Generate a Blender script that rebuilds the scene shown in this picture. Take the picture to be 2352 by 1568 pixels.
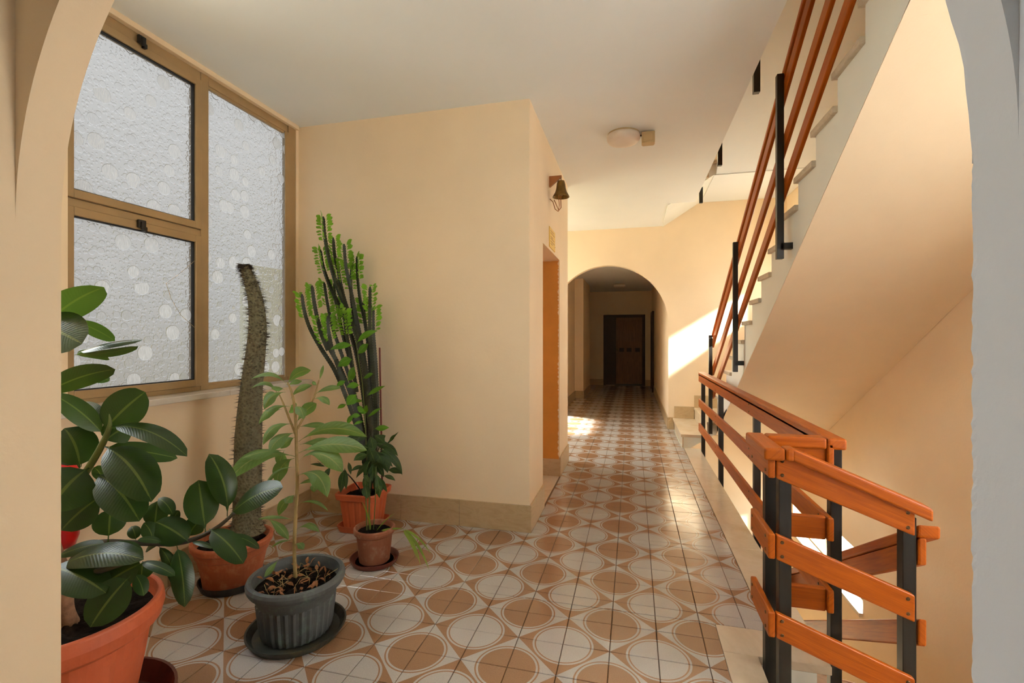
import bpy, bmesh, math, random
from mathutils import Vector, Matrix, Quaternion
random.seed(7)
C = bpy.context.scene.collection
for o in list(bpy.data.objects): bpy.data.objects.remove(o)
R = math.radians
# ------------------------------------------------------------------ camera, world, sun, exposure
F, Y0, YAW, EYE = 1097.0, 776.0, 0.248, 1.337
SN, CS = math.sin(YAW), math.cos(YAW)
cam = bpy.data.cameras.new('camera'); cam_o = bpy.data.objects.new('camera', cam); C.objects.link(cam_o)
cam.sensor_width = 36; cam.lens = F / 2352 * 36; cam.shift_y = -(784 - Y0) / 2352
cam.clip_start = 0.02; cam.clip_end = 200
cam_o.location = (0, 0, EYE); cam_o.rotation_euler = (R(90), 0, YAW)
sc = bpy.context.scene; sc.camera = cam_o
sc.view_settings.view_transform = 'Standard'; sc.view_settings.look = 'None'
sc.view_settings.gamma = 1; sc.view_settings.use_curve_mapping = False
sc.view_settings.exposure = 0.0
sc.cycles.max_bounces = 14; sc.cycles.diffuse_bounces = 9; sc.cycles.glossy_bounces = 6
sc.cycles.transmission_bounces = 8; sc.cycles.transparent_max_bounces = 12
sc.cycles.sample_clamp_indirect = 6.0

SKY = 16.0
w = bpy.data.worlds.new('world'); sc.world = w; w.use_nodes = True
nt = w.node_tree; bg = nt.nodes['Background']
tc = nt.nodes.new('ShaderNodeTexCoord'); sp = nt.nodes.new('ShaderNodeSeparateXYZ')
cr = nt.nodes.new('ShaderNodeValToRGB'); mr = nt.nodes.new('ShaderNodeMapRange')
mr.inputs[1].default_value = -1; mr.inputs[2].default_value = 1
nt.links.new(tc.outputs['Generated'], sp.inputs[0]); nt.links.new(sp.outputs[2], mr.inputs[0])
nt.links.new(mr.outputs[0], cr.inputs[0]); nt.links.new(cr.outputs[0], bg.inputs[0])
e = cr.color_ramp.elements
e[0].position = 0.0; e[0].color = (.50, .48, .42, 1)
e[1].position = 1.0; e[1].color = (1.30, 1.36, 1.42, 1)
x = e.new(.48); x.color = (.52, .50, .45, 1)
x = e.new(.52); x.color = (.62, .62, .60, 1)
x = e.new(.75); x.color = (1.05, 1.07, 1.08, 1)
bg.inputs[1].default_value = SKY

SUN = (-.9, .44, -.62)
sl = bpy.data.lights.new('sun', 'SUN'); sl.energy = 85; sl.angle = R(6); sl.color = (1, .93, .82)
so = bpy.data.objects.new('sun', sl); C.objects.link(so)
so.rotation_euler = Vector(SUN).to_track_quat('-Z', 'Y').to_euler(); so.location = (8, 0, 9)

ZS = 3.135                                    # storey height

def ray(x, y):
    u = (x - 1176) / F; v = (Y0 - y) / F
    return Vector((-SN + CS * u, CS + SN * u, v))
def at(x, y, d):                              # photograph pixel at forward distance d -> place in the room
    return ray(x, y) * d + Vector((0, 0, EYE))

# ------------------------------------------------------------------ materials
def srgb(r, g, b):
    f = lambda c: (c / 255 / 12.92) if c <= 10 else ((c / 255 + .055) / 1.055) ** 2.4
    return (f(r), f(g), f(b), 1)
def nodes(name):
    m = bpy.data.materials.new(name); m.use_nodes = True
    return m, m.node_tree, m.node_tree.nodes['Principled BSDF']
def mth(nt, op, a, b=None, c=None):
    n = nt.nodes.new('ShaderNodeMath'); n.operation = op
    for i, v in enumerate((a, b, c)):
        if v is None: continue
        if isinstance(v, (int, float)): n.inputs[i].default_value = v
        else: nt.links.new(v, n.inputs[i])
    return n.outputs[0]
def mixc(nt, f, a, b, mode='MIX'):
    n = nt.nodes.new('ShaderNodeMix'); n.data_type = 'RGBA'; n.blend_type = mode
    for i, v in ((0, f), (6, a), (7, b)):
        if isinstance(v, (int, float)): n.inputs[i].default_value = v
        elif isinstance(v, tuple): n.inputs[i].default_value = v
        else: nt.links.new(v, n.inputs[i])
    return n.outputs[2]
def noise(nt, scale, vec=None, detail=4, rough=.55, dist=0):
    n = nt.nodes.new('ShaderNodeTexNoise'); n.inputs['Scale'].default_value = scale
    n.inputs['Detail'].default_value = detail; n.inputs['Roughness'].default_value = rough
    n.inputs['Distortion'].default_value = dist
    if vec is not None: nt.links.new(vec, n.inputs['Vector'])
    return n.outputs[0]
def pos(nt): return nt.nodes.new('ShaderNodeNewGeometry').outputs['Position']
def objc(nt): return nt.nodes.new('ShaderNodeTexCoord').outputs['Object']
def scalev(nt, v, s, rot=None):
    n = nt.nodes.new('ShaderNodeMapping'); nt.links.new(v, n.inputs[0]); n.inputs['Scale'].default_value = s
    if rot: n.inputs['Rotation'].default_value = rot
    return n.outputs[0]
def ramp(nt, f, stops):
    n = nt.nodes.new('ShaderNodeValToRGB'); nt.links.new(f, n.inputs[0]); el = n.color_ramp.elements
    el[0].position, el[0].color = stops[0]; el[1].position, el[1].color = stops[-1]
    for p, c in stops[1:-1]: q = el.new(p); q.color = c
    return n.outputs[0]
def bump(nt, b, h, strength=.2, dist=.01):
    n = nt.nodes.new('ShaderNodeBump'); n.inputs['Strength'].default_value = strength; n.inputs['Distance'].default_value = dist
    nt.links.new(h, n.inputs['Height']); nt.links.new(n.outputs[0], b.inputs['Normal']); return n
def simple(name, col, rough=.6, var=.0, scale=8, bumps=0, bscale=60, metal=0, spec=.5, coat=0):
    m, nt, b = nodes(name)
    b.inputs['Roughness'].default_value = rough; b.inputs['Metallic'].default_value = metal
    b.inputs['Specular IOR Level'].default_value = spec; b.inputs['Coat Weight'].default_value = coat
    if var:
        n = noise(nt, scale, pos(nt))
        lo = tuple(c * (1 - var) for c in col[:3]) + (1,); hi = tuple(min(1, c * (1 + var)) for c in col[:3]) + (1,)
        nt.links.new(ramp(nt, n, [(.3, lo), (.7, hi)]), b.inputs['Base Color'])
    else: b.inputs['Base Color'].default_value = col
    if bumps: bump(nt, b, noise(nt, bscale, pos(nt), 5), bumps, .01)
    return m
M = {}
M['wall'] = simple('apricot_plaster', srgb(239, 219, 188), .72, .05, 1.3, .10, 45, spec=.3)
M['ochre'] = simple('ochre_plaster', srgb(205, 140, 62), .6, .10, 3, .08, 40, spec=.3)
M['white'] = simple('white_paint', srgb(222, 230, 240), .6, .03, 2, .12, 50, spec=.35)
M['ceil'] = simple('ceiling_paint', srgb(238, 244, 246), .6, .03, .9, .05, 30, spec=.35)
M['string'] = simple('string_paint', srgb(238, 242, 236), .55, .03, 2, .06, 40)
M['black'] = simple('black_steel', srgb(20, 17, 14), .38, .15, 30, .03, 200, spec=.5)
M['steel'] = simple('screw_steel', srgb(96, 72, 48), .35, metal=1)
M['alu'] = simple('bronze_aluminium', srgb(170, 144, 104), .4, .08, 6, 0, metal=.3)
M['gasket'] = simple('black_gasket', srgb(22, 22, 22), .6)
M['plastic'] = simple('lamp_plastic', srgb(232, 222, 210), .3)
M['boxgrey'] = simple('lamp_housing', srgb(196, 172, 128), .5)
M['brass'] = simple('aged_brass', srgb(112, 88, 44), .36, .25, 20, metal=.75)
M['plate'] = simple('yellow_plate', srgb(226, 188, 92), .45)
M['wire'] = simple('copper_wire', srgb(150, 92, 42), .5)
M['red'] = simple('red_enamel', srgb(205, 18, 22), .28)
M['darkdoor'] = simple('dark_door_wood', srgb(52, 30, 18), .5, .15, 20)
M['soil'] = simple('potting_soil', srgb(26, 20, 15), 1.0, .5, 60, .9, 90, spec=.1)
M['litter'] = simple('dry_leaf_litter', srgb(132, 86, 52), .9, .3, 60)
M['bark'] = simple('rubber_plant_bark', srgb(140, 104, 78), .85, .3, 40, .6, 60)
M['greenstem'] = simple('green_stem', srgb(92, 104, 50), .55, .2, 30)
M['darkstem'] = simple('dark_stem', srgb(56, 50, 34), .6, .2, 30)
M['tanstem'] = simple('woolly_tan_stem', srgb(150, 128, 80), .75, .2, 40)
M['stake'] = simple('red_brown_stake', srgb(96, 30, 20), .5)
M['spine'] = simple('grey_brown_spine', srgb(60, 48, 38), .7)
M['sauc_black'] = simple('black_plastic', srgb(34, 35, 36), .45, .2, 12)
M['sauc_brown'] = simple('red_brown_plastic', srgb(92, 40, 28), .4, .2, 10)
M['label'] = simple('paper_label', srgb(225, 220, 210), .6)

def marble(name, c1, c2, rough=.22, sc_=2.2):
    m, nt, b = nodes(name); p = pos(nt)
    n = noise(nt, sc_, scalev(nt, p, (1, 1, 3)), 7, .6, 1.2)
    n2 = noise(nt, 40, p, 3)
    col = ramp(nt, n, [(.3, c1), (.5, c2), (.72, c1)])
    col = mixc(nt, mth(nt, 'MULTIPLY', n2, .25), col, tuple(x * .7 for x in c1[:3]) + (1,))
    nt.links.new(col, b.inputs['Base Color']); b.inputs['Roughness'].default_value = rough
    return m
M['marble'] = marble('beige_marble', srgb(206, 188, 160), srgb(222, 208, 186), .16)
M['base'] = marble('travertine_skirting', srgb(178, 152, 112), srgb(196, 172, 134), .35, 5)
M['treadedge'] = marble('rough_marble', srgb(186, 172, 148), srgb(212, 200, 180), .5, 9)
M['sill'] = marble('polished_sill', srgb(214, 208, 196), srgb(230, 224, 214), .12)

def wood():
    m, nt, b = nodes('varnished_pine'); p = objc(nt)
    # the grain runs along each board's longest side: object texture space stretched through uv
    uv = nt.nodes.new('ShaderNodeUVMap').outputs[0]
    n = noise(nt, 3.0, scalev(nt, uv, (1.6, 26, 1)), 5, .6, .9)
    wv = nt.nodes.new('ShaderNodeTexWave'); wv.bands_direction = 'Y'; wv.inputs['Scale'].default_value = 9
    wv.inputs['Distortion'].default_value = 9; wv.inputs['Detail'].default_value = 3; wv.inputs['Detail Scale'].default_value = .7
    nt.links.new(scalev(nt, uv, (.9, 6, 1)), wv.inputs[0])
    col = ramp(nt, n, [(.25, srgb(142, 62, 3)), (.6, srgb(174, 86, 7)), (.85, srgb(186, 100, 18))])
    col = mixc(nt, mth(nt, 'MULTIPLY', mth(nt, 'POWER', wv.outputs['Fac'], 3.0), .35), col, srgb(140, 62, 14))
    nt.links.new(col, b.inputs['Base Color']); b.inputs['Roughness'].default_value = .42; b.inputs['Specular IOR Level'].default_value = .22
    b.inputs['Coat Weight'].default_value = .10; b.inputs['Coat Roughness'].default_value = .12
    bump(nt, b, n, .05, .005)
    return m
M['wood'] = wood()

TX, TY, TA = -.4966, 2.0767, .2               # tile grid origin and pitch
def tile_mat():
    m, nt, b = nodes('patterned_floor_tile'); s = nt.nodes.new('ShaderNodeSeparateXYZ'); P = pos(nt)
    nt.links.new(P, s.inputs[0])
    p = mth(nt, 'DIVIDE', mth(nt, 'SUBTRACT', s.outputs[0], TX), TA); q = mth(nt, 'DIVIDE', mth(nt, 'SUBTRACT', s.outputs[1], TY), TA)
    u = mth(nt, 'MULTIPLY', mth(nt, 'ADD', p, q), .5); v = mth(nt, 'MULTIPLY', mth(nt, 'SUBTRACT', p, q), .5)
    fu = mth(nt, 'SUBTRACT', mth(nt, 'FRACT', u), .5); fv = mth(nt, 'SUBTRACT', mth(nt, 'FRACT', v), .5)
    r = mth(nt, 'SQRT', mth(nt, 'ADD', mth(nt, 'MULTIPLY', fu, fu), mth(nt, 'MULTIPLY', fv, fv)))
    par = mth(nt, 'FLOORED_MODULO', mth(nt, 'ADD', mth(nt, 'FLOOR', u), mth(nt, 'FLOOR', v)), 2.0)   # 1 = dark disc
    lt = lambda a, x: mth(nt, 'LESS_THAN', a, x)
    def between(lo, hi): return mth(nt, 'MULTIPLY', lt(r, hi), mth(nt, 'SUBTRACT', 1, lt(r, lo)))
    inv = mth(nt, 'SUBTRACT', 1, par)
    # light square (par 1): dark line outside, light band, dark disc.  dark square (par 0): light band outside, dark line, light disc
    disc = lt(r, .415)
    light_sq_dark = mth(nt, 'ADD', disc, between(.445, .468))
    dark_sq_dark = mth(nt, 'ADD', between(.415, .436), mth(nt, 'SUBTRACT', 1, lt(r, .468)))
    dk = mth(nt, 'ADD', mth(nt, 'MULTIPLY', par, light_sq_dark), mth(nt, 'MULTIPLY', inv, dark_sq_dark))
    n1 = noise(nt, 260, P, 2); n2 = noise(nt, 3.0, P, 4)
    A = ramp(nt, n1, [(.3, srgb(178, 175, 172)), (.7, srgb(200, 197, 194))])
    B = ramp(nt, n1, [(.3, srgb(144, 110, 82)), (.7, srgb(164, 128, 98))])
    col = mixc(nt, dk, A, B)
    col = mixc(nt, mth(nt, 'MULTIPLY', n2, .25), col, srgb(170, 140, 110), 'MULTIPLY')
    nt.links.new(col, b.inputs['Base Color'])
    rr = nt.nodes.new('ShaderNodeMapRange'); nt.links.new(n2, rr.inputs[0]); rr.inputs[3].default_value = .12; rr.inputs[4].default_value = .26
    nt.links.new(rr.outputs[0], b.inputs['Roughness']); b.inputs['Specular IOR Level'].default_value = .7
    bump(nt, b, noise(nt, 30, P, 3), .04, .004)
    return m
M['tile'] = tile_mat()
M['grout'] = simple('brown_grout', srgb(92, 66, 44), .9)

def clay(name, c1, c2, rough, stain):
    m, nt, b = nodes(name); p = pos(nt)
    col = ramp(nt, noise(nt, 9, p, 5), [(.3, c1), (.7, c2)])
    st = ramp(nt, noise(nt, 16, p, 6, .7), [(.52, (0, 0, 0, 1)), (.7, (1, 1, 1, 1))])
    f = nt.nodes.new('ShaderNodeRGBToBW'); nt.links.new(st, f.inputs[0])
    col = mixc(nt, mth(nt, 'MULTIPLY', f.outputs[0], .45), col, stain)
    nt.links.new(col, b.inputs['Base Color']); b.inputs['Roughness'].default_value = rough
    bump(nt, b, noise(nt, 70, p, 4), .12, .006); return m
M['terra'] = clay('terracotta', srgb(150, 76, 46), srgb(170, 92, 58), .7, srgb(196, 142, 104))
M['orange'] = clay('orange_plastic_pot', srgb(178, 84, 50), srgb(190, 94, 58), .5, srgb(166, 80, 52))
M['oldclay'] = clay('old_clay', srgb(128, 74, 52), srgb(142, 88, 62), .85, srgb(176, 146, 118))
M['greypot'] = clay('weathered_grey_plastic', srgb(66, 70, 70), srgb(80, 84, 83), .6, srgb(104, 128, 112))
M['greendark'] = clay('weathered_grey_saucer', srgb(42, 46, 42), srgb(58, 62, 54), .5, srgb(96, 92, 58))

def leaf_mat(name, top, back, rib, rough, transl, veins=22, vb=.5, ribw=.03, spec=.3):
    m, nt, b = nodes(name); b.inputs['Specular IOR Level'].default_value = spec; out = nt.nodes['Material Output']
    uv = nt.nodes.new('ShaderNodeUVMap').outputs[0]; s = nt.nodes.new('ShaderNodeSeparateXYZ'); nt.links.new(uv, s.inputs[0])
    lat = mth(nt, 'ABSOLUTE', mth(nt, 'SUBTRACT', s.outputs[1], .5))
    bf = nt.nodes.new('ShaderNodeNewGeometry').outputs['Backfacing']
    n = noise(nt, 14, pos(nt), 3)
    tcol = ramp(nt, n, [(.3, tuple(x * .8 for x in top[:3]) + (1,)), (.7, tuple(x * 1.25 for x in top[:3]) + (1,))])
    col = mixc(nt, bf, tcol, back)
    isrib = mth(nt, 'LESS_THAN', lat, ribw)
    col = mixc(nt, mth(nt, 'MULTIPLY', isrib, .75), col, rib)
    nt.links.new(col, b.inputs['Base Color'])
    rr = mixc(nt, bf, (rough,) * 3 + (1,), (.6, .6, .6, 1)); nt.links.new(rr, b.inputs['Roughness'])
    vv = mth(nt, 'SINE', mth(nt, 'MULTIPLY', mth(nt, 'SUBTRACT', s.outputs[0], mth(nt, 'MULTIPLY', lat, .35)), veins * 6.283))
    bump(nt, b, vv, vb, .0018)
    tr = nt.nodes.new('ShaderNodeBsdfTranslucent')
    nt.links.new(mixc(nt, .5, col, (.28, .55, .03, 1)), tr.inputs[0])
    mx = nt.nodes.new('ShaderNodeMixShader'); mx.inputs[0].default_value = transl
    nt.links.new(b.outputs[0], mx.inputs[1]); nt.links.new(tr.outputs[0], mx.inputs[2]); nt.links.new(mx.outputs[0], out.inputs[0])
    return m
M['rubber'] = leaf_mat('rubber_leaf', srgb(30, 52, 22), srgb(62, 86, 38), srgb(98, 112, 52), .30, .12, 22, .07)
M['loquat'] = leaf_mat('loquat_leaf', srgb(98, 124, 72), srgb(140, 160, 84), srgb(160, 160, 100), .5, .38, 11, .22)
M['climber'] = leaf_mat('climber_leaf', srgb(82, 140, 34), srgb(110, 160, 60), srgb(130, 170, 70), .4, .35, 9, .5)
M['darkleaf'] = leaf_mat('dark_shrub_leaf', srgb(36, 62, 28), srgb(84, 108, 60), srgb(96, 120, 60), .35, .16, 10, .5)
M['euleaf'] = leaf_mat('euphorbia_leaf', srgb(122, 176, 48), srgb(140, 184, 70), srgb(140, 160, 70), .4, .35, 4, .2)
M['blade'] = leaf_mat('grass_blade', srgb(116, 138, 52), srgb(130, 150, 70), srgb(140, 156, 80), .5, .3, 2, .1)
M['eustem'] = simple('euphorbia_skin', srgb(36, 44, 24), .5, .35, 24, .2, 60)

def pachy_mat():
    m, nt, b = nodes('spiny_trunk_skin'); p = pos(nt)
    v = nt.nodes.new('ShaderNodeTexVoronoi'); v.inputs['Scale'].default_value = 75; nt.links.new(p, v.inputs[0])
    col = ramp(nt, v.outputs['Distance'], [(.08, srgb(40, 32, 22)), (.28, srgb(84, 72, 50)), (.7, srgb(106, 98, 74))])
    col = mixc(nt, mth(nt, 'MULTIPLY', noise(nt, 7, p), .6), col, srgb(84, 92, 68))
    nt.links.new(col, b.inputs['Base Color']); b.inputs['Roughness'].default_value = .8
    bump(nt, b, v.outputs['Distance'], .6, .008); return m
M['pachy'] = pachy_mat()

def frosted():
    m, nt, b = nodes('bubble_glass'); out = nt.nodes['Material Output']; P = pos(nt)
    s = nt.nodes.new('ShaderNodeSeparateXYZ'); nt.links.new(P, s.inputs[0])
    cmb = nt.nodes.new('ShaderNodeCombineXYZ'); nt.links.new(s.outputs[1], cmb.inputs[0]); nt.links.new(s.outputs[2], cmb.inputs[1])
    hs = []; rnds = []
    for scale, rlo, rhi, wd, hh in ((8.5, .12, .37, .035, 1.0), (19, .14, .36, .07, .8), (46, .16, .38, .14, .65)):
        v = nt.nodes.new('ShaderNodeTexVoronoi'); v.voronoi_dimensions = '2D'; v.inputs['Scale'].default_value = scale
        v.inputs['Randomness'].default_value = .72; nt.links.new(cmb.outputs[0], v.inputs[0])
        bw = nt.nodes.new('ShaderNodeRGBToBW'); nt.links.new(v.outputs['Color'], bw.inputs[0])
        rnds.append(bw.outputs[0]); rad = nt.nodes.new('ShaderNodeMapRange'); nt.links.new(bw.outputs[0], rad.inputs[0])
        rad.inputs[1].default_value = .25; rad.inputs[2].default_value = .75; rad.inputs[3].default_value = rlo; rad.inputs[4].default_value = rhi
        t = nt.nodes.new('ShaderNodeMapRange'); t.interpolation_type = 'SMOOTHSTEP'
        nt.links.new(mth(nt, 'SUBTRACT', rad.outputs[0], v.outputs['Distance']), t.inputs[0])
        t.inputs[1].default_value = 0; t.inputs[2].default_value = wd; t.inputs[3].default_value = 0; t.inputs[4].default_value = hh
        hs.append(t.outputs[0])
    h = mth(nt, 'MAXIMUM', mth(nt, 'MAXIMUM', hs[0], hs[1]), mth(nt, 'MULTIPLY', hs[2], mth(nt, 'SUBTRACT', 1, mth(nt, 'MAXIMUM', hs[0], hs[1]))))
    st = noise(nt, 22, scalev(nt, cmb.outputs[0], (14, 1.2, 1)), 2)
    h = mth(nt, 'ADD', h, mth(nt, 'MULTIPLY', mth(nt, 'MULTIPLY', hs[0], st), .5))
    bp = nt.nodes.new('ShaderNodeBump'); bp.inputs['Strength'].default_value = 1.0; bp.inputs['Distance'].default_value = .013
    nt.links.new(h, bp.inputs['Height'])
    T = .047
    tr = nt.nodes.new('ShaderNodeBsdfTranslucent'); tr.inputs[0].default_value = (T, T, T, 1)
    rf = nt.nodes.new('ShaderNodeBsdfRefraction'); rf.inputs['Roughness'].default_value = .02; rf.inputs['IOR'].default_value = 1.48
    rf.inputs[0].default_value = (T, T, T, 1)
    gl = nt.nodes.new('ShaderNodeBsdfGlossy'); gl.inputs['Roughness'].default_value = .15; gl.inputs[0].default_value = (.8, .8, .8, 1)
    for n in (tr, rf, gl): nt.links.new(bp.outputs[0], n.inputs['Normal'])
    frost = mth(nt, 'MULTIPLY', mth(nt, 'MULTIPLY', hs[0], mth(nt, 'GREATER_THAN', rnds[0], .56)), mth(nt, 'ADD', .05, mth(nt, 'MULTIPLY', st, 1.2)))
    frost = mth(nt, 'MINIMUM', frost, 1.0)
    nt.links.new(mixc(nt, frost, (T, T, T, 1), (T * 1.5, T * 1.5, T * 1.5, 1)), tr.inputs[0])
    m1 = nt.nodes.new('ShaderNodeMixShader'); nt.links.new(mth(nt, 'SUBTRACT', .80, mth(nt, 'MULTIPLY', frost, .75)), m1.inputs[0])
    nt.links.new(tr.outputs[0], m1.inputs[1]); nt.links.new(rf.outputs[0], m1.inputs[2])
    m2 = nt.nodes.new('ShaderNodeMixShader'); m2.inputs[0].default_value = .05
    nt.links.new(m1.outputs[0], m2.inputs[1]); nt.links.new(gl.outputs[0], m2.inputs[2]); nt.links.new(m2.outputs[0], out.inputs[0])
    return m
M['frost'] = frosted()
def clear():
    m, nt, b = nodes('clear_glass'); out = nt.nodes['Material Output']
    t = nt.nodes.new('ShaderNodeBsdfTransparent'); t.inputs[0].default_value = (.95, .97, .96, 1)
    g = nt.nodes.new('ShaderNodeBsdfGlossy'); g.inputs['Roughness'].default_value = .02
    mx = nt.nodes.new('ShaderNodeMixShader'); mx.inputs[0].default_value = .06
    nt.links.new(t.outputs[0], mx.inputs[1]); nt.links.new(g.outputs[0], mx.inputs[2]); nt.links.new(mx.outputs[0], out.inputs[0]); return m
M['clear'] = clear()
def through():
    m, nt, b = nodes('glass_outer_face'); t = nt.nodes.new('ShaderNodeBsdfTransparent')
    nt.links.new(t.outputs[0], nt.nodes['Material Output'].inputs[0]); return m
M['outer'] = through()
def milk():
    m, nt, b = nodes('milk_glass'); t = nt.nodes.new('ShaderNodeBsdfTranslucent'); t.inputs[0].default_value = (.62, .62, .62, 1)
    nt.links.new(t.outputs[0], nt.nodes['Material Output'].inputs[0]); return m
M['milk'] = milk()
def doorwood():
    m, nt, b = nodes('door_veneer'); p = pos(nt)
    n = noise(nt, 6, scalev(nt, p, (12, 12, .8)), 5, .6, .5)
    nt.links.new(ramp(nt, n, [(.3, srgb(96, 62, 36)), (.7, srgb(132, 90, 54))]), b.inputs['Base Color']); b.inputs['Roughness'].default_value = .45; return m
M['door'] = doorwood()

# ------------------------------------------------------------------ mesh helpers
ORG = {}
class MB:
    def __init__(s): s.v = []; s.f = []; s.uv = {}; s.smooth = False; s.fm = {}
    def add(s, vs, fs, uvs=None):
        o = len(s.v); s.v += [Vector(v) for v in vs]
        for f in fs: s.f.append([i + o for i in f])
        if uvs:
            for i, q in enumerate(uvs): s.uv[o + i] = q
        return s
    def box(s, a, b):
        x0, y0, z0 = a; x1, y1, z1 = b
        return s.add([(x0, y0, z0), (x1, y0, z0), (x1, y1, z0), (x0, y1, z0), (x0, y0, z1), (x1, y0, z1), (x1, y1, z1), (x0, y1, z1)],
                     [(0, 3, 2, 1), (4, 5, 6, 7), (0, 1, 5, 4), (1, 2, 6, 5), (2, 3, 7, 6), (3, 0, 4, 7)])
    def prism(s, poly, axis, a, b):               # polygon extruded along an axis between a and b
        def p3(u, v, t): return {'X': (t, u, v), 'Y': (u, t, v), 'Z': (u, v, t)}[axis]
        n = len(poly); vs = [p3(u, v, a) for u, v in poly] + [p3(u, v, b) for u, v in poly]
        fs = [list(range(n)), list(range(2 * n - 1, n - 1, -1))] + [(i, i + n, (i + 1) % n + n, (i + 1) % n) for i in range(n)]
        return s.add(vs, fs)
    def bar(s, p, q, w, h, up=(0, 0, 1), uvlen=True):   # a board from p to q, w wide sideways, h tall along up
        p, q = Vector(p), Vector(q); t = (q - p); L = t.length; t.normalize(); up = Vector(up)
        side = t.cross(up).normalized(); up2 = up if abs(up.dot(t)) < 1e-6 else side.cross(t)
        vs = []; uvs = []
        r0 = random.random() * 50
        for c, l in ((p, 0), (q, L)):
            for a, b_ in ((-1, -1), (1, -1), (1, 1), (-1, 1)):
                vs.append(c + side * a * w / 2 + Vector(up) * b_ * h / 2); uvs.append((l + r0, (a * w + b_ * h) / 2 + r0))
        return s.add(vs, [(0, 1, 2, 3), (7, 6, 5, 4), (0, 4, 5, 1), (1, 5, 6, 2), (2, 6, 7, 3), (3, 7, 4, 0)], uvs)
    def tube(s, pts, rad, n=8, cap=True):
        pts = [Vector(p) for p in pts]; rad = rad if isinstance(rad, (list, tuple)) else [rad] * len(pts)
        vs, fs = [], []; up = None
        for i, p in enumerate(pts):
            t = (pts[min(i + 1, len(pts) - 1)] - pts[max(i - 1, 0)]).normalized()
            if up is None: up = t.orthogonal().normalized()
            up = (up - t * up.dot(t)).normalized(); b = t.cross(up)
            vs += [p + (up * math.cos(2 * math.pi * k / n) + b * math.sin(2 * math.pi * k / n)) * rad[i] for k in range(n)]
        for i in range(len(pts) - 1):
            for k in range(n): fs.append((i * n + k, i * n + (k + 1) % n, (i + 1) * n + (k + 1) % n, (i + 1) * n + k))
        if cap: fs += [list(range(n - 1, -1, -1)), [len(vs) - n + k for k in range(n)]]
        return s.add(vs, fs)
    def lathe(s, prof, c, n=40, mod=None):         # profile of (radius, height) about a vertical axis at c
        vs, fs = [], []
        for j, (r, z) in enumerate(prof):
            for k in range(n):
                a = 2 * math.pi * k / n; rr = r * (mod(k, j) if mod else 1)
                vs.append((c[0] + rr * math.cos(a), c[1] + rr * math.sin(a), c[2] + z))
        for j in range(len(prof) - 1):
            for k in range(n): fs.append((j * n + k, j * n + (k + 1) % n, (j + 1) * n + (k + 1) % n, (j + 1) * n + k))
        fs.append([k for k in range(n - 1, -1, -1)])
        fs.append([(len(prof) - 1) * n + k for k in range(n)])
        return s.add(vs, fs)
    def build(s, name, mat, parent=None, smooth=False, bevel=0, seg=2, fix=True):
        me = bpy.data.meshes.new(name); org = ORG.get(parent.name, Vector()) if parent else Vector()
        me.from_pydata([tuple(v - org) for v in s.v], [], s.f)
        if s.uv:
            ul = me.uv_layers.new(name='UVMap')
            for lp in me.loops: ul.data[lp.index].uv = s.uv.get(lp.vertex_index, (0, 0))
        if fix:
            bm = bmesh.new(); bm.from_mesh(me); bmesh.ops.recalc_face_normals(bm, faces=bm.faces); bm.to_mesh(me); bm.free()
        me.materials.append(mat)
        if smooth: me.polygons.foreach_set('use_smooth', [True] * len(me.polygons))
        o = bpy.data.objects.new(name, me); C.objects.link(o)
        if parent: o.parent = parent
        ORG[o.name] = org.copy()
        if bevel:
            b = o.modifiers.new('bevel', 'BEVEL'); b.width = bevel; b.segments = seg; b.limit_method = 'ANGLE'; b.angle_limit = R(40)
        return o
def thing(name, label, cat, loc, group=None):
    o = bpy.data.objects.new(name, None); C.objects.link(o); o.location = loc; o.empty_display_size = .1
    o['label'] = label; o['category'] = cat
    if group: o['group'] = group
    ORG[o.name] = Vector(loc); return o
def tag(o, label, cat, group=None):
    o['label'] = label; o['category'] = cat
    if group: o['group'] = group
    return o
def struct(name, mb=None, mat=None, loc=(0, 0, 0), **kw):
    if mb is None:
        o = bpy.data.objects.new(name, None); C.objects.link(o); o.location = loc; ORG[o.name] = Vector(loc); o.empty_display_size = .1
    else: o = mb.build(name, mat, **kw)
    o['kind'] = 'structure'; return o

# ------------------------------------------------------------------ the room
H = 2.985; XW = -2.43; YF = 3.218; XP = -.69; YP2 = 5.2; YA = 7.37; XR = 2.07; ZT = 6.2; ZB = -3.35
EDGE = .785
# floor slab, under the tiles
b = MB()
b.box((-2.8, -2.6, -.15), (.37, 2.4, -.004)).box((-2.8, 2.4, -.15), (.6, 6.15, -.004)).box((-2.8, 6.15, -.15), (.57, 14.2, -.004))
floor = struct('floor', b, M['grout'])
ORG['floor'] = Vector()
b = MB()
b.box((.37, .82, -.15), (.475, 2.2, -.036)).box((.37, 2.2, -.15), (.73, 6.15, -.036))
b.build('slab_core', M['string'], floor)
def bevel_tile(x0, y0, x1, y1, z1=0.0, h=.008, c=.0016):
    return ([(x0, y0, z1 - h), (x1, y0, z1 - h), (x1, y1, z1 - h), (x0, y1, z1 - h), (x0, y0, z1 - c), (x1, y0, z1 - c), (x1, y1, z1 - c), (x0, y1, z1 - c),
             (x0 + c, y0 + c, z1), (x1 - c, y0 + c, z1), (x1 - c, y1 - c, z1), (x0 + c, y1 - c, z1)],
            [(0, 1, 5, 4), (1, 2, 6, 5), (2, 3, 7, 6), (3, 0, 4, 7), (4, 5, 9, 8), (5, 6, 10, 9), (6, 7, 11, 10), (7, 4, 8, 11), (8, 9, 10, 11)])
g = .0016; full = None; cells = []
regions = [(XW, .83, .374, 2.4), (XW, 2.4, .6, YF), (XP + .012, YF, .6, YP2), (XW, YP2, .6, 6.15), (XW, 6.15, .575, YA), (-1.25, YA, .5, 13.8), (-1.29, -2.5, .374, .83)]
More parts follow.
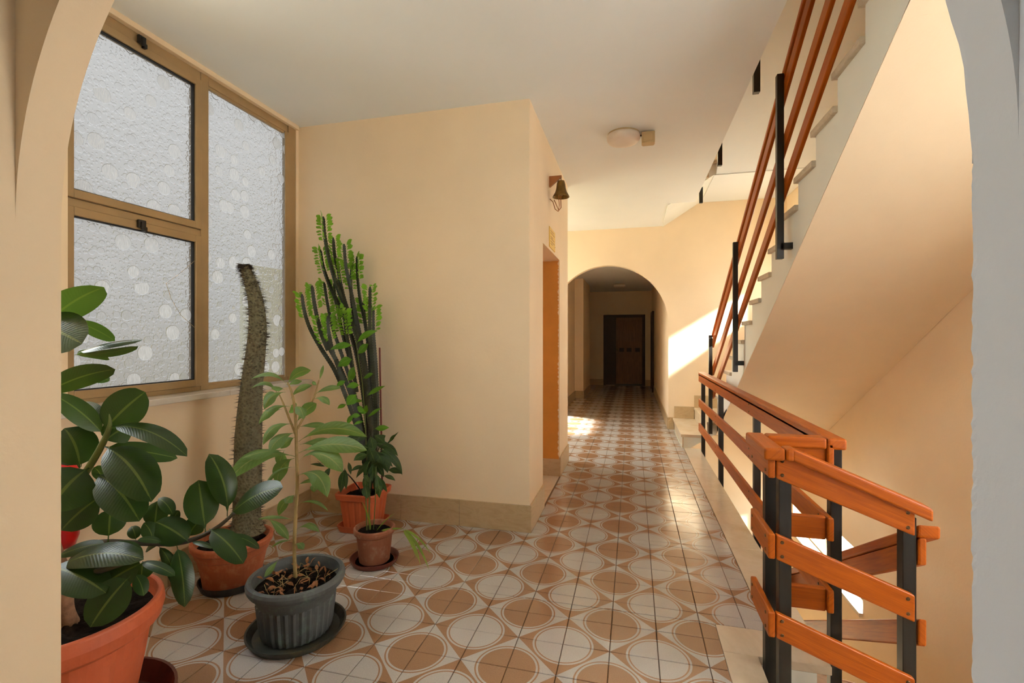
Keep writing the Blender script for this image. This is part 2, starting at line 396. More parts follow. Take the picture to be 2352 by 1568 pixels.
for i in range(-11, 7):
    for j in range(-24, 62):
        cx0, cy0 = TX + i * TA, TY + j * TA; cx1, cy1 = cx0 + TA, cy0 + TA
        for (rx0, ry0, rx1, ry1) in regions:
            x0, x1 = max(cx0, rx0), min(cx1, rx1); y0, y1 = max(cy0, ry0), min(cy1, ry1)
            if x1 - x0 > .012 and y1 - y0 > .012: cells.append((x0 + g, y0 + g, x1 - g, y1 - g))
def onscreen(x, y):
    d = -SN * x + CS * y; r = CS * x + SN * y
    if d < .3: return None
    return 1176 + F * r / d, Y0 + F * EYE / d, d
vis, rest = [], []
for c in cells:
    mx, my = (c[0] + c[2]) / 2, (c[1] + c[3]) / 2; p = onscreen(mx, my)
    ok = p and 130 < p[0] < 2250 and p[1] < 1640 and my > .9 and not (my > 3.2 and mx < XP) and not (my > 5.2 and mx / my < XP / 5.2 - .02)
    (vis if ok else rest).append((p[2] if p else 99, c))
vis.sort(key=lambda t: t[0]); rest += vis[300:]; vis = vis[:300]
vs, fs = bevel_tile(-TA / 2 + g, -TA / 2 + g, TA / 2 - g, TA / 2 - g)
fullme = MB().add(vs, fs)
proto = None
for d, c in vis:
    whole = c[2] - c[0] > TA - 2.2 * g and c[3] - c[1] > TA - 2.2 * g
    cx, cy = (c[0] + c[2]) / 2, (c[1] + c[3]) / 2
    if whole and proto is None:
        proto = fullme.build('tile', M['tile'], floor, fix=False); o = proto
    elif whole:
        o = proto.copy(); C.objects.link(o)
    else:
        vs, fs = bevel_tile(c[0] - cx, c[1] - cy, c[2] - cx, c[3] - cy); o = MB().add(vs, fs).build('tile', M['tile'], floor, fix=False)
    o.location = (cx, cy, random.uniform(-.0003, .0003)); o.rotation_euler = (random.uniform(-1, 1) * .0022, random.uniform(-1, 1) * .0022, 0)
b = MB()
for d, c in rest: b.add(*bevel_tile(*c))
o = b.build('far_tiles', M['tile'], floor, fix=False); o['kind'] = 'stuff'

# marble border of the landing, slab by slab
brd = struct('trim_landing', loc=(.7, 4, 0))
ys = [2.4, 3.3, 4.22, 5.2, 6.15]
for a, c in zip(ys, ys[1:]):
    MB().box((.602, a + .001, -.035), (EDGE, c - .001, 0)).build('slab', M['marble'], brd, bevel=.003)
MB().box((.605, 2.2, -.036), (EDGE, 2.399, -.001)).build('slab', M['marble'], brd, bevel=.003)
MB().box((.374, .83, -.035), (.511, 2.2, 0)).build('slab', M['marble'], brd, bevel=.003)
MB().box((.374, 2.2, -.035), (.604, 2.399, 0)).build('slab', M['marble'], brd, bevel=.003)

# ceiling = slab of the storey above
b = MB()
b.box((-2.8, .82, H), (.475, 2.2, ZS)).box((-2.8, -2.6, H), (2.5, .82, ZS)).box((-2.8, 2.2, H), (.73, 6.15, ZS)).box((-2.8, 6.15, H), (.42, YA + .1, ZS))
struct('ceiling', b, M['ceil'])
struct('ceiling_corridor', MB().box((-1.6, YA + .12, 2.65), (.9, 14.2, 2.9)), M['ceil'])
struct('ceiling_upper', MB().box((-1.6, .5, ZT), (2.5, 7.7, ZT + .15)), M['ceil'])
b = MB().box((-1.6, .5, -ZS - .2), (2.5, 7.7, -ZS))
struct('floor_lower', b, M['marble'])

def arch_wall(mb, xl, xr, x0, x1, y0, y1, zs, r_c, r, zt, zb=0, jit=0):
    # wall x0..x1 with a round-headed opening xl..xr springing at zs
    pts = []; n = 40
    for k in range(n + 1):
        a = math.pi * (1 - k / n); pts.append((r_c + r * math.cos(a), zs + r * math.sin(a)))
    def j(p):
        return p
    mb.box((x0, y0, zb), (xl, y1, zt)) if x0 < xl else None
    mb.box((xr, y0, zb), (x1, y1, zt)) if x1 > xr else None
    for (ax, az), (bx, bz) in zip(pts, pts[1:]):
        mb.add([(ax, y0, az), (bx, y0, bz), (bx, y0, zt), (ax, y0, zt), (ax, y1, az), (bx, y1, bz), (bx, y1, zt), (ax, y1, zt)],
               [(0, 1, 2, 3), (7, 6, 5, 4), (0, 4, 5, 1), (2, 6, 7, 3)])
    return mb
# the arch the camera looks through: apricot on the window side, white on the stair side
XL, XRJ = -1.29, .468; XC = (XL + XRJ) / 2; RA = (XRJ - XL) / 2; ZSP = 1.585
def half_arch(side):
    mb = MB(); n = 40; y0, y1 = .735, .82; zt = H + .02
    rows = []
    if side < 0: angs = [math.pi * (1 - k / (2 * n)) for k in range(n + 1)]
    else: angs = [math.pi / 2 * (1 - k / n) for k in range(n + 1)]
    prof = [(XC + RA * math.cos(a), ZSP + RA * math.sin(a)) for a in angs]
    m = 150
    if side < 0: prof = [(XL, ZSP * k / m) for k in range(m)] + prof
    else: prof = prof + [(XRJ, ZSP * (1 - k / m)) for k in range(1, m + 1)]
    rnd = random.Random(3)
    far = []
    for (x, z) in prof:                            # uneven plaster edge on the far arris
        q = rnd.uniform(-1, 1) * (.0016 if side > 0 else .0006)
        far.append((x + (q if side > 0 else -abs(q)), z))
    xo = -2.8 if side < 0 else 2.3
    for k in range(len(prof) - 1):
        (ax, az), (bx, bz) = prof[k], prof[k + 1]; (cx, cz), (dx, dz) = far[k], far[k + 1]
        ym = y1 - .010
        mb.add([(ax, y0, az), (bx, y0, bz), (ax, ym, az), (bx, ym, bz), (cx, y1, cz), (dx, y1, dz)], [(0, 1, 3, 2), (2, 3, 5, 4)])
        if az >= ZSP - 1e-6 and bz >= ZSP - 1e-6:
            mb.add([(ax, y0, az), (bx, y0, bz), (bx, y0, zt), (ax, y0, zt), (cx, y1, cz), (dx, y1, dz), (dx, y1, zt), (cx, y1, zt)], [(0, 1, 2, 3), (7, 6, 5, 4)])
    for yy, ff in ((y0, prof), (y1, far)):
        ed = [p for p in ff if p[1] <= ZSP + 1e-6]
        vs = []; fs = []
        for (x, z) in ed: vs += [(x, yy, z), (xo, yy, z)]
        fs = [(2 * k, 2 * k + 2, 2 * k + 3, 2 * k + 1) for k in range(len(ed) - 1)]
        mb.add(vs, fs)
        xs_ = XL if side < 0 else XRJ
        mb.add([(xs_, yy, ZSP), (xo, yy, ZSP), (xo, yy, zt), (xs_, yy, zt)], [(0, 1, 2, 3)])
    return mb
struct('wall_near_left', half_arch(-1), M['wall'])
struct('wall_near_right', half_arch(1), M['white'])
struct('wall_passage_left', MB().box((-1.45, -2.6, 0), (XL, .735, H)), M['wall'])
struct('wall_passage_right', MB().box((XRJ, -2.6, 0), (.62, .735, H)), M['white'])
b = MB().box((-1.5, -2.75, 0), (.7, -2.6, H))  # unseen end wall, in dark wood to cut bounce onto the near arch
struct('wall_passage_back', b, M['darkdoor'])
d5 = struct('door_added_back', loc=(-.41, -2.58, 0))  # unseen door, added to keep the passage behind the camera dark
MB().box((-.9, -2.6, 0), (-.84, -2.55, 2.12)).box((.04, -2.6, 0), (.1, -2.55, 2.12)).box((-.84, -2.6, 2.06), (.04, -2.55, 2.12)).build('door_frame', M['darkdoor'], d5)
MB().box((-.84, -2.6, .01), (.04, -2.565, 2.06)).build('door_leaf', M['door'], d5)
b = MB().box((-1.6, .6, ZB), (2.5, .82, -.15)).box((-1.6, .6, H), (2.5, .82, ZT)).box((.62, .6, -.15), (2.5, .735, H))
struct('wall_near_shaft', b, M['wall'])
# window wall
b = MB().box((-2.8, .735, -.15), (XW, YF, .985)).box((-2.8, .735, .985), (XW, .88, H)).box((-2.8, 1.50, .985), (XW, 1.57, H)).box((-2.8, .88, 2.85), (XW, 1.5, H)).box((-2.8, .88, .985), (XW, 1.5, 1.3))
b.box((-2.8, 1.57, .985), (-2.62, 1.6, H))
b.box((-2.8, YP2, -.15), (XW, YA, .95)).box((-2.8, YP2, 2.75), (XW, YA, H)).box((-2.8, YP2, .95), (XW, 5.55, 2.75)).box((-2.8, 7.1, .95), (XW, YA, 2.75))
struct('wall_left', b, M['wall'])
r = struct('window_added_left', loc=(-2.6, 1.19, 1.3)); f = MB()  # unseen window, added for more daylight on the front wall and landing
f.box((-2.62, .88, 1.3), (-2.56, 1.5, 1.345)).box((-2.62, .88, 2.81), (-2.56, 1.5, 2.85)).box((-2.62, .88, 1.345), (-2.56, .92, 2.81)).box((-2.62, 1.46, 1.345), (-2.56, 1.5, 2.81))
f.build('window_frame', M['alu'], r); MB().box((-2.593, .92, 1.345), (-2.588, 1.46, 2.81)).build('pane', M['clear'], r)
# lift block with its door recess
b = MB().box((-2.58, YF, -.15), (XP, 3.72, H)).box((-2.58, 4.6, -.15), (XP, YP2, H)).box((-2.58, 3.72, 2.09), (XP, 4.6, H)).box((-2.8, 3.72, -.15), (-1.0, 4.6, 2.09))
b.box((-2.8, YF + .02, -.15), (-2.57, YP2, H))
struct('wall_front', b, M['wall'])
b = MB().box((-1.0, 4.594, .002), (XP - .006, 4.6, 2.084))
# rough plaster edge where the frame was taken out
o = struct('trim_jamb', b, M['ochre'])
rn = random.Random(5); b = MB(); zz = .19
while zz < 2.07:
    dz = rn.uniform(.02, .07); wv = rn.uniform(.002, .013)
    b.add([(XP - .007, 4.592, zz), (XP - .007 - wv, 4.5935, zz + dz * .5), (XP - .007, 4.592, zz + dz)], [(0, 1, 2)]); b.add([(XP - .0005, 4.592, zz), (XP - .007, 4.592, zz), (XP - .007, 4.592, zz + dz), (XP - .0005, 4.592, zz + dz)], [(0, 1, 2, 3)]); zz += dz
b.build('plaster_chips', M['wall'], o)['kind'] = 'stuff'
# lift door at the back of the recess
d2 = struct('door_2', loc=(-.98, 4.16, 0))
MB().box((-1.0, 3.74, .0), (-.965, 3.8, 2.07)).box((-1.0, 4.52, 0), (-.965, 4.58, 2.07)).box((-1.0, 3.8, 2.01), (-.965, 4.52, 2.07)).build('door_frame', M['alu'], d2)
MB().box((-.995, 3.8, .01), (-.975, 4.52, 2.01)).build('door_leaf', M['ochre'], d2)
MB().box((-.975, 3.86, .95), (-.95, 3.885, 1.15)).build('handle', M['black'], d2)
struct('trim_threshold', MB().box((-.99, 3.722, -.01), (XP, 4.594, .002)), M['marble'])
# far wall with the second arch
b = arch_wall(MB(), -1.25, .504, -2.8, 2.3, YA, YA + .12, 1.56, -.373, .877, H + .6)
b.box((-1.6, YA, ZB), (2.5, YA + .3, -.02)).box((-1.6, YA, H + .5), (2.5, YA + .3, ZT))
struct('wall_far', b, M['wall'])
# corridor beyond
struct('wall_corridor_right', MB().box((.504, YA + .1, 0), (.7, 14, 2.7)), M['wall'])
b = MB().box((-1.4, YA + .1, 0), (-1.25, 10.6, 2.7)).box((-1.4, 10.6, 0), (-1.06, 12.2, 2.7)).box((-1.4, 12.2, 0), (-1.25, 14, 2.7))
struct('wall_corridor_left', b, M['wall'])
struct('wall_corridor_end', MB().box((-1.4, 13.8, 0), (.7, 14, 2.7)), M['wall'])
# stair wall with its three windows, one per storey
WY0, WY1, WZ0, WZ1 = 5.1, 7.1, 1.9, 2.45
b = MB(); zs = [ZB]
for k in (-1, 0, 1): zs += [WZ0 + k * ZS, WZ1 + k * ZS]
zs.append(ZT)
b.box((XR, .6, ZB), (XR + .2, .95, ZT)).box((XR, 2.05, ZB), (XR + .2, WY0, ZT)).box((XR, .95, ZB), (XR + .2, 2.05, .6)).box((XR, .95, 2.3), (XR + .2, 2.05, ZT)).box((XR, WY1, ZB), (XR + .2, 7.7, ZT))
for k in range(0, len(zs), 2): b.box((XR, WY0, zs[k]), (XR + .2, WY1, zs[k + 1]))
struct('wall_right', b, M['wall'])
for n_, k in (('window_2', 0), ('window_3', -1), ('window_5', 1)):
    z = k * ZS; r = struct(n_, loc=(XR + .12, 6.1, WZ0 + z)); f = MB()
    x0, x1 = XR + .11, XR + .15
    f.box((x0, WY0, WZ0 + z), (x1, WY1, WZ0 + z + .03)).box((x0, WY0, WZ1 + z - .03), (x1, WY1, WZ1 + z)).box((x0, WY0, WZ0 + z + .03), (x1, WY0 + .03, WZ1 + z - .03)).box((x0, WY1 - .03, WZ0 + z + .03), (x1, WY1, WZ1 + z - .03)).box((x0, 6.25, WZ0 + z + .03), (x1, 6.3, WZ1 + z - .03))
    f.build('window_frame', M['alu'], r)
    for a, c in ((WY0 + .03, 6.25), (6.3, WY1 - .03)): MB().box((XR + .128, a, WZ0 + z + .03), (XR + .132, c, WZ1 + z - .03)).build('pane', M['clear'], r)
    MB().box((XR - .03, WY0 + .002, WZ0 + z - .024), (XR + .108, WY1 - .002, WZ0 + z + .012)).build('sill', M['sill'], r)
r = struct('window_added_stair', loc=(XR + .1, 1.5, .6)); f = MB(); x0, x1 = XR + .06, XR + .11  # unseen window, added to lighten the landing from the stair side
f.box((x0, .95, .6), (x1, 2.05, .65)).box((x0, .95, 2.25), (x1, 2.05, 2.3)).box((x0, .95, .65), (x1, 1.0, 2.25)).box((x0, 2.0, .65), (x1, 2.05, 2.25)).box((x0, 1.475, .65), (x1, 1.525, 2.25))
f.build('window_frame', M['alu'], r)
for a, c in ((1.0, 1.475), (1.525, 2.0)): MB().box((XR + .083, a, .65), (XR + .085, c, 2.25)).build('pane', M['milk'], r)
# closing walls of the storeys above and below
struct('wall_upper_left', MB().box((-1.6, .6, ZS), (-1.3, 7.5, ZT)), M['wall'])
struct('wall_lower_left', MB().box((-1.6, .6, ZB), (-1.3, 7.5, -.15)), M['wall'])
# unseen alcove window, clear glass, added to brighten the far end
r = struct('window_added_alcove', loc=(-2.6, 6.3, .95)); f = MB()
f.box((-2.62, 5.55, .95), (-2.56, 7.1, 1.0)).box((-2.62, 5.55, 2.7), (-2.56, 7.1, 2.75)).box((-2.62, 5.55, 1.0), (-2.56, 5.6, 2.7)).box((-2.62, 7.05, 1.0), (-2.56, 7.1, 2.7)).box((-2.62, 6.3, 1.0), (-2.56, 6.35, 2.7))
f.build('window_frame', M['alu'], r)
for a, c in ((5.6, 6.3), (6.35, 7.05)): MB().box((-2.593, a, 1.0), (-2.588, c, 2.7)).build('pane', M['clear'], r)

struct('wall_courtyard', MB().box((-6.3, 4.75, -3.3), (-6.0, 12, 2.2)), simple('yellow_render', srgb(232, 232, 206), .8))

# ------------------------------------------------------------------ skirting, slab by slab
def skirting(name, p, q, nrm, h=.185, L=.6, t=.014, z=0, off=0):
    p, q = Vector((*p, z)), Vector((*q, z)); n = Vector((*nrm, 0)); T = (q - p).length; u = (q - p) / T
    r = struct(name, loc=p); s = 0; first = off or L
    while s < T - .01:
        e_ = min(T, s + (first if s == 0 else L)); a, c = p + u * (s + .001), p + u * (e_ - .001)
        MB().add([a, c, c + n * t, a + n * t] + [v + Vector((0, 0, h)) for v in (a, c, c + n * t, a + n * t)],
                 [(0, 3, 2, 1), (4, 5, 6, 7), (0, 1, 5, 4), (1, 2, 6, 5), (2, 3, 7, 6), (3, 0, 4, 7)]).build('slab', M['base'], r, bevel=.002)
        s = e_
skirting('baseboard_front', (XP + .012, YF), (XW, YF), (0, -1), off=.52, L=.46)
skirting('baseboard_front_side', (XP, YF - .014), (XP, 3.72), (1, 0), L=.55)
skirting('baseboard_jamb', (XP + .012, 4.594), (-1.0, 4.594), (0, -1), h=.165)
skirting('baseboard_front_rear', (XP, 4.58), (XP, YP2), (1, 0))
skirting('baseboard_left', (XW, .83), (XW, YF - .014), (1, 0), h=.17)
skirting('baseboard_alcove', (XW, YP2), (XW, YA), (1, 0))
skirting('baseboard_far_left', (XW, YA), (-1.25, YA), (0, -1))
skirting('baseboard_corridor_right', (.504, YA), (.504, 13.8), (-1, 0), h=.17)
skirting('baseboard_corridor_left', (-1.25, YA), (-1.25, 10.6), (1, 0), h=.17)
skirting('baseboard_corridor_pier', (-1.25, 10.6), (-1.06, 10.6), (0, -1), h=.17)
skirting('baseboard_corridor_pier_side', (-1.06, 10.59), (-1.06, 12.2), (1, 0), h=.17)
skirting('baseboard_corridor_end', (-1.25, 13.8), (.504, 13.8), (0, -1), h=.17)
# stepped skirting along the first steps
r = struct('baseboard_stairs', loc=(.5, YA, 0))
for a, c, z in ((.504, .58, 0), (.585, .86, .165), (.862, 1.46, .33)):
    MB().box((a, YA - .014, z), (c, YA, z + .175)).build('slab', M['base'], r, bevel=.002)
MB().prism([(.506, .0), (.578, .0), (.578, .10), (.54, .16), (.506, .12)], 'Y', YA - .03, YA - .014).build('slab', M['base'], r)

# ------------------------------------------------------------------ left window
w1 = struct('window_1', loc=(-2.57, 2.4, 1.02)); fx0, fx1 = -2.63, -2.55
f = MB()
f.box((fx0, 1.575, 1.018), (fx1, 1.625, H - .03)).box((fx0, 3.11, 1.018), (fx1 + .006, 3.19, H - .03)).box((fx0, 2.352, 1.018), (fx1 + .002, 2.408, H - .03))
for a, c in ((1.625, 2.352), (2.408, 3.11)): f.box((fx0, a, H - .085), (fx1, c, H - .03)).box((fx0, a, 1.018), (fx1, c, 1.045))
f.box((fx0, 1.625, 1.955), (fx1, 2.352, 1.995))
f.build('window_frame', M['alu'], w1, bevel=.003)
f = MB().box((fx1, 3.075, 1.045), (fx1 + .008, 3.115, H - .085)).box((fx1 - .03, 2.410, 1.0455), (fx1 - .005, 3.074, 1.06)).box((fx1 - .03, 2.410, H - .10), (fx1 - .005, 3.074, H - .0855))
f.build('glazing_bead', M['alu'], w1)
MB().box((-2.62, 1.57, H - .03), (-2.52, 3.2, H)).build('head_strip', M['wall'], w1)
MB().box((-2.62, 3.19, 1.0), (-2.54, YF, H)).build('side_strip', M['wall'], w1)
def pane(x0, x1, y0, y1, z0, z1, par):
    o = MB().box((x0, y0, z0), (x1, y1, z1)).build('pane', M['frost'], par); o.data.materials.append(M['outer'])
    for p in o.data.polygons:
        if p.normal.x < .5: p.material_index = 1
for z0, z1, zl in ((1.995, H - .085, 2.90), (1.045, 1.955, 1.925)):
    s = MB(); a, c = 1.625, 2.352; t = .042
    s.box((fx0 + .02, a + .001, z0 + .001), (fx1 + .012, a + t, z1 - .001)).box((fx0 + .02, c - t, z0 + .001), (fx1 + .012, c - .001, z1 - .001)).box((fx0 + .02, a + t, z0 + .001), (fx1 + .012, c - t, z0 + t)).box((fx0 + .02, a + t, z1 - t), (fx1 + .012, c - t, z1 - .001))
    so_ = s.build('sash', M['alu'], w1, bevel=.003)
    s = MB(); a2, c2, q0, q1 = a + t, c - t, z0 + t, z1 - t; gk = .005
    s.box((fx1 - .02, a2, q0), (fx1, a2 + gk, q1)).box((fx1 - .02, c2 - gk, q0), (fx1, c2, q1)).box((fx1 - .02, a2 + gk, q0), (fx1, c2 - gk, q0 + gk)).box((fx1 - .02, a2 + gk, q1 - gk), (fx1, c2 - gk, q1))
    s.build('gasket', M['gasket'], so_)
    pane(fx1 - .026, fx1 - .02, a2, c2, q0, q1, so_)
    s = MB().box((fx1 + .012, 1.955, zl - .004), (fx1 + .03, 1.995, zl + .038)).box((fx1 + .03, 1.962, zl - .016), (fx1 + .044, 1.978, zl + .026)).box((fx1 + .012, 1.98, zl - .02), (fx1 + .034, 1.999, zl + .004))
    s.build('latch', M['black'], so_, bevel=.003)
pane(-2.581, -2.575, 2.408, 3.11, 1.045, H - .085, w1)
cr_ = [(-2.5488, 2.31, 1.80), (-2.5488, 2.20, 1.70), (-2.5488, 2.13, 1.645), (-2.5488, 2.16, 1.56), (-2.5488, 2.22, 1.47), (-2.5488, 2.31, 1.40)]
MB().tube(cr_, .0011, 4).build('crack', M['boxgrey'], so_)
sl_ = struct('trim_sill', loc=(-2.5, 2.4, 1.0))
for a, c in ((1.5, 2.42), (2.422, 3.2)): MB().box((-2.62, a, .985), (-2.40, c, 1.018)).build('slab', M['sill'], sl_, bevel=.003)

# ------------------------------------------------------------------ stairs
RISE, RUN = .165, .287
def ynose(k): return 4.397 + (10 - k) * RUN
TT = .035
def flight(st, dz, k0=4, k1=17, near=True, far=True):
    XS = .97; XR = 2.068; YA = 7.368
    if k1 >= k0:
        poly = [(ynose(k0) - .02, k0 * RISE - RISE + dz)]
        for k in range(k0, k1 + 1):
            y = ynose(k) - .022; poly += [(y, (k - 1) * RISE + dz - (0 if k > k0 else 0)), (y, k * RISE - TT + dz), (ynose(k + 1) - .022, k * RISE - TT + dz)]
        yb, yt = ynose(k0) - .02, ynose(k1 + 1) - .022
        sof = lambda y: 2.453 - .452 - .575 * (y - 3) + dz
        poly += [(yt, sof(yt)), (yb + .02, sof(yb + .02))]
        p2 = [poly[0]]
        for p in poly[1:]:
            if (Vector(p) - Vector(p2[-1])).length > 1e-5: p2.append(p)
        mb = MB().prism(p2, 'X', XS, XR); mb.build('string', M['string'], st)
        MB().prism([(yt, sof(yt) - .004), (yb, sof(yb) - .004), (yb, sof(yb) + .001), (yt, sof(yt) + .001)], 'X', XS + .002, XR).build('soffit', M['ceil' if dz > 0 else 'wall'], st)
        for k in range(k0, k1 + 1):
            MB().box((XS - .022, ynose(k + 1) - .022, k * RISE - TT + dz), (XR, ynose(k), k * RISE + dz)).build('tread', M['treadedge'], st, bevel=.004)
            MB().box((XS + .005, ynose(k) - .022, (k - 1) * RISE + dz), (XR, ynose(k) - .008, k * RISE - TT + dz)).build('riser', M['marble'], st)
    if near:
        yt = ynose(k1 + 1) - .022; sof = lambda y: 2.001 - .575 * (y - 3) + dz; zt_ = k1 * RISE - TT + dz
        MB().prism([(yt + .001, zt_), (1.62, zt_), (1.62, sof(1.62)), (yt + .001, sof(yt))], 'X', XS, XR).build('string', M['string'], st)
        MB().prism([(1.62, sof(1.62) - .004), (yt + .001, sof(yt) - .004), (yt + .001, sof(yt) + .001), (1.62, sof(1.62) + .001)], 'X', XS + .002, XR).build('soffit', M['ceil' if dz > 0 else 'wall'], st)
    if far:                                        # first steps, along the far wall
        mb = MB()
        for body in ([(.42, -.165), (.595, -.055), (.595, -.004), (.42, -.02)], [(.595, -.055), (.882, .127), (.882, .165 - TT), (.595, .165 - TT)],
                     [(.882, .127), (.95, .17), (1.25, .17), (1.25, .33 - TT), (.882, .33 - TT)], [(1.25, .17), (XR, .165), (XR, .495 - TT), (1.25, .495 - TT)]):
            mb.prism([(x, z + dz) for x, z in body], 'Y', 6.175, YA)
        mb.prism([(1.03, 6.175), (XR, 6.175), (XR, YA), (1.52, YA)], 'Z', .33 - TT + dz, .495 - TT + dz)
        mb.build('string', M['string'], st)
        sf = lambda y: 2.001 - .575 * (y - 3)
        MB().prism([(a, c + dz) for a, c in [(6.18, .166), (6.18, .28), (5.5, sf(5.5) + .02), (5.5, sf(5.5) - .005)]], 'X', XS, XR).build('soffit', M['ceil' if dz > 0 else 'wall'], st)
        MB().box((.952, 6.172, .160 + dz), (XR, YA, .168 + dz)).build('landing_soffit', M['ceil' if dz > 0 else 'wall'], st)
        MB().box((.565, 6.15, .165 - TT + dz), (.89, YA, .165 + dz)).build('tread', M['marble'], st, bevel=.004)
        MB().box((.585, 6.17, 0 + dz), (.6, YA, .165 - TT + dz)).build('riser', M['marble'], st)
        MB().prism([(.86, 6.15), (1.02, 6.10), (1.5, YA), (.86, YA)], 'Z', .33 - TT + dz, .33 + dz).build('tread', M['marble'], st, bevel=.004)
        MB().box((.87, 6.165, .165 + dz), (.884, YA, .33 - TT + dz)).build('riser', M['marble'], st)
        MB().prism([(.98, 6.09), (XR, 6.09), (XR, YA), (1.46, YA)], 'Z', .495 - TT + dz, .495 + dz).build('tread', M['marble'], st, bevel=.004)
        MB().prism([(1.0, 6.13), (1.02, 6.12), (1.5, YA), (1.48, YA)], 'Z', .33 + dz, .495 - TT + dz).build('riser', M['marble'], st)
    if near:                                       # last steps, along the near wall
        z = dz + ZS
        MB().box((.5, .82, -.165 - TT + z), (XR, 2.125, -.165 + z)).build('tread', M['marble'], st, bevel=.004)
        MB().box((.49, .82, -.165 + z), (.505, 2.18, -TT + z)).build('riser', M['marble'], st)
        MB().prism([(a, c + z) for a, c in [(.475, -.15), (.5, -.165 - TT), (XR, -.165 - TT), (XR, -.40), (.475, -.40)]], 'Y', .82, 2.09).build('landing', M['string'], st)
st = thing('staircase', 'marble staircase climbing toward the upper floor, pale string and apricot soffit', 'stairs', (1.5, 6.1, 0))
flight(st, 0)
st = thing('staircase', 'marble staircase dropping behind the near railing to the floor below', 'stairs', (1.5, 2.4, 0))
flight(st, -ZS)
st = thing('staircase', 'underside of the next storey\'s first steps above the far wall', 'stairs', (1.2, 6.6, ZS))
flight(st, ZS, 4, 17, near=False, far=True)

# ------------------------------------------------------------------ railings
def screw(mb, p, n, r=.0068):
    p, n = Vector(p), Vector(n).normalized(); a = n.orthogonal().normalized(); b_ = n.cross(a)
    vs = [p + (a * math.cos(t) + b_ * math.sin(t)) * r for t in [k * math.pi / 4 for k in range(8)]] + [p + (a * math.cos(t) + b_ * math.sin(t)) * r * .7 + n * .003 for t in [k * math.pi / 4 for k in range(8)]]
    mb.add(vs, [(k, (k + 1) % 8, (k + 1) % 8 + 8, k + 8) for k in range(8)] + [list(range(8, 16))])
def rail_board(root, p, q, nrm, w=.024, h=.095, scr=(), bev=.006):
    o = MB().bar(p, q, w, h).build('board', M['wood'], root, bevel=bev, seg=3)
    if scr:
        p, q = Vector(p), Vector(q); n = Vector(nrm)
        for t in scr:
            for dz in (-.026, .026):
                mb = MB(); screw(mb, p + (q - p) * t + n * w / 2 + Vector((0, 0, dz)), n); mb.build('screw', M['steel'], o)
def cap(root, p, q, w=.07, h=.046):
    MB().bar(p, q, w, h).build('handrail', M['wood'], root, bevel=.009, seg=3)
def post(root, x, y, z0, z1, s=.042):
    MB().box((x - s / 2, y - s / 2, z0), (x + s / 2, y + s / 2, z1)).build('post', M['black'], root, bevel=.002, seg=1)
ZR = .93; LV = (.862, .56, .268)
rl = thing('stair_railing', 'orange wooden railing on black posts around the stairwell edge of the landing', 'railing', (.8, 3.5, 0))
PX = .812
for y in (6.08, 4.9, 3.54, 2.255): post(rl, PX, y, -.16, ZR - .046)
cap(rl, (.80, 6.14, ZR - .023), (.80, 2.19, ZR - .023))
for z in LV:
    rail_board(rl, (.777, 6.13, z), (.777, 2.19, z), (-1, 0, 0), scr=(.01, .31, .655, .975) if z < .8 else (.31, .655))
# short return toward the landing and the corner over the first step down
cap(rl, (.764, 2.225, ZR - .023), (.545, 2.225, ZR - .023))
for z in LV: rail_board(rl, (.764, 2.215, z), (.545, 2.215, z), (0, -1, 0), h=.095)
cap(rl, (.508, 2.26, ZR - .023), (.508, 1.945, ZR - .023))
for z in LV: rail_board(rl, (.502, 2.245, z), (.502, 1.962, z), (-1, 0, 0), scr=(.12, .86))
post(rl, .541, 2.15, -.2, ZR - .05); post(rl, .553, 2.005, -.34, ZR - .05)
cap(rl, (.545, 1.98, ZR - .023), (.575, 1.98, ZR - .023))
cap(rl, (.565, 1.98, ZR - .02), (1.003, 1.98, ZR - .02 - .185))
sl2 = -.39
for z in LV: rail_board(rl, (.517, 1.975, z), (.957, 1.975, z + sl2 * .44), (0, -1, 0), scr=(.045, .95))
post(rl, .953, 2.012, -.75, .70)
# rail of the flight going down
s3 = .575
cap(rl, (1.012, 1.99, .655), (1.012, 5.6, .655 - s3 * 3.61), w=.07)
for z in (.585, .30, .01): rail_board(rl, (.99, 1.985, z), (.99, 5.6, z - s3 * 3.615), (-1, 0, 0))
for y in (3.42, 4.85): post(rl, .955, y, -.5 - s3 * (y - 2), .63 - s3 * (y - 2))

r2 = thing('stair_railing', 'orange wooden railing on black posts climbing beside the marble upper flight', 'railing', (.92, 5, .5))
for y, z0, z1 in ((6.13, .19, 1.37), (4.70, 1.03, 2.205), (3.345, 1.835, 3.0)):
    post(r2, .90, y, z0, z1, .04)
    if y < 6: MB().box((.90, y - .02, z0 + .06), (.97, y + .02, z0 + .10)).build('bracket', M['black'], r2)
def ur(y, dz): return 1.37 + (6.13 - y) * .583 + dz
cap(r2, (.945, 6.16, ur(6.16, .012)), (.945, 2.3, ur(2.3, .012)), w=.06)
for dz in (-.085, -.42, -.70): rail_board(r2, (.934, 6.16, ur(6.16, dz)), (.934, 2.3, ur(2.3, dz)), (-1, 0, 0), w=.024)
r3 = thing('stair_railing', 'black railing posts of the storey above, their feet hanging below its slab edge', 'railing', (.83, 4.5, ZS))
for y in (6.45, 5.1, 3.65, 2.3): post(r3, .835, y, 3.045, ZS + .9)
cap(r3, (.82, 6.5, ZS + ZR), (.82, 2.2, ZS + ZR))
for z in LV: rail_board(r3, (.80, 6.5, ZS + z), (.80, 2.2, ZS + z), (-1, 0, 0))

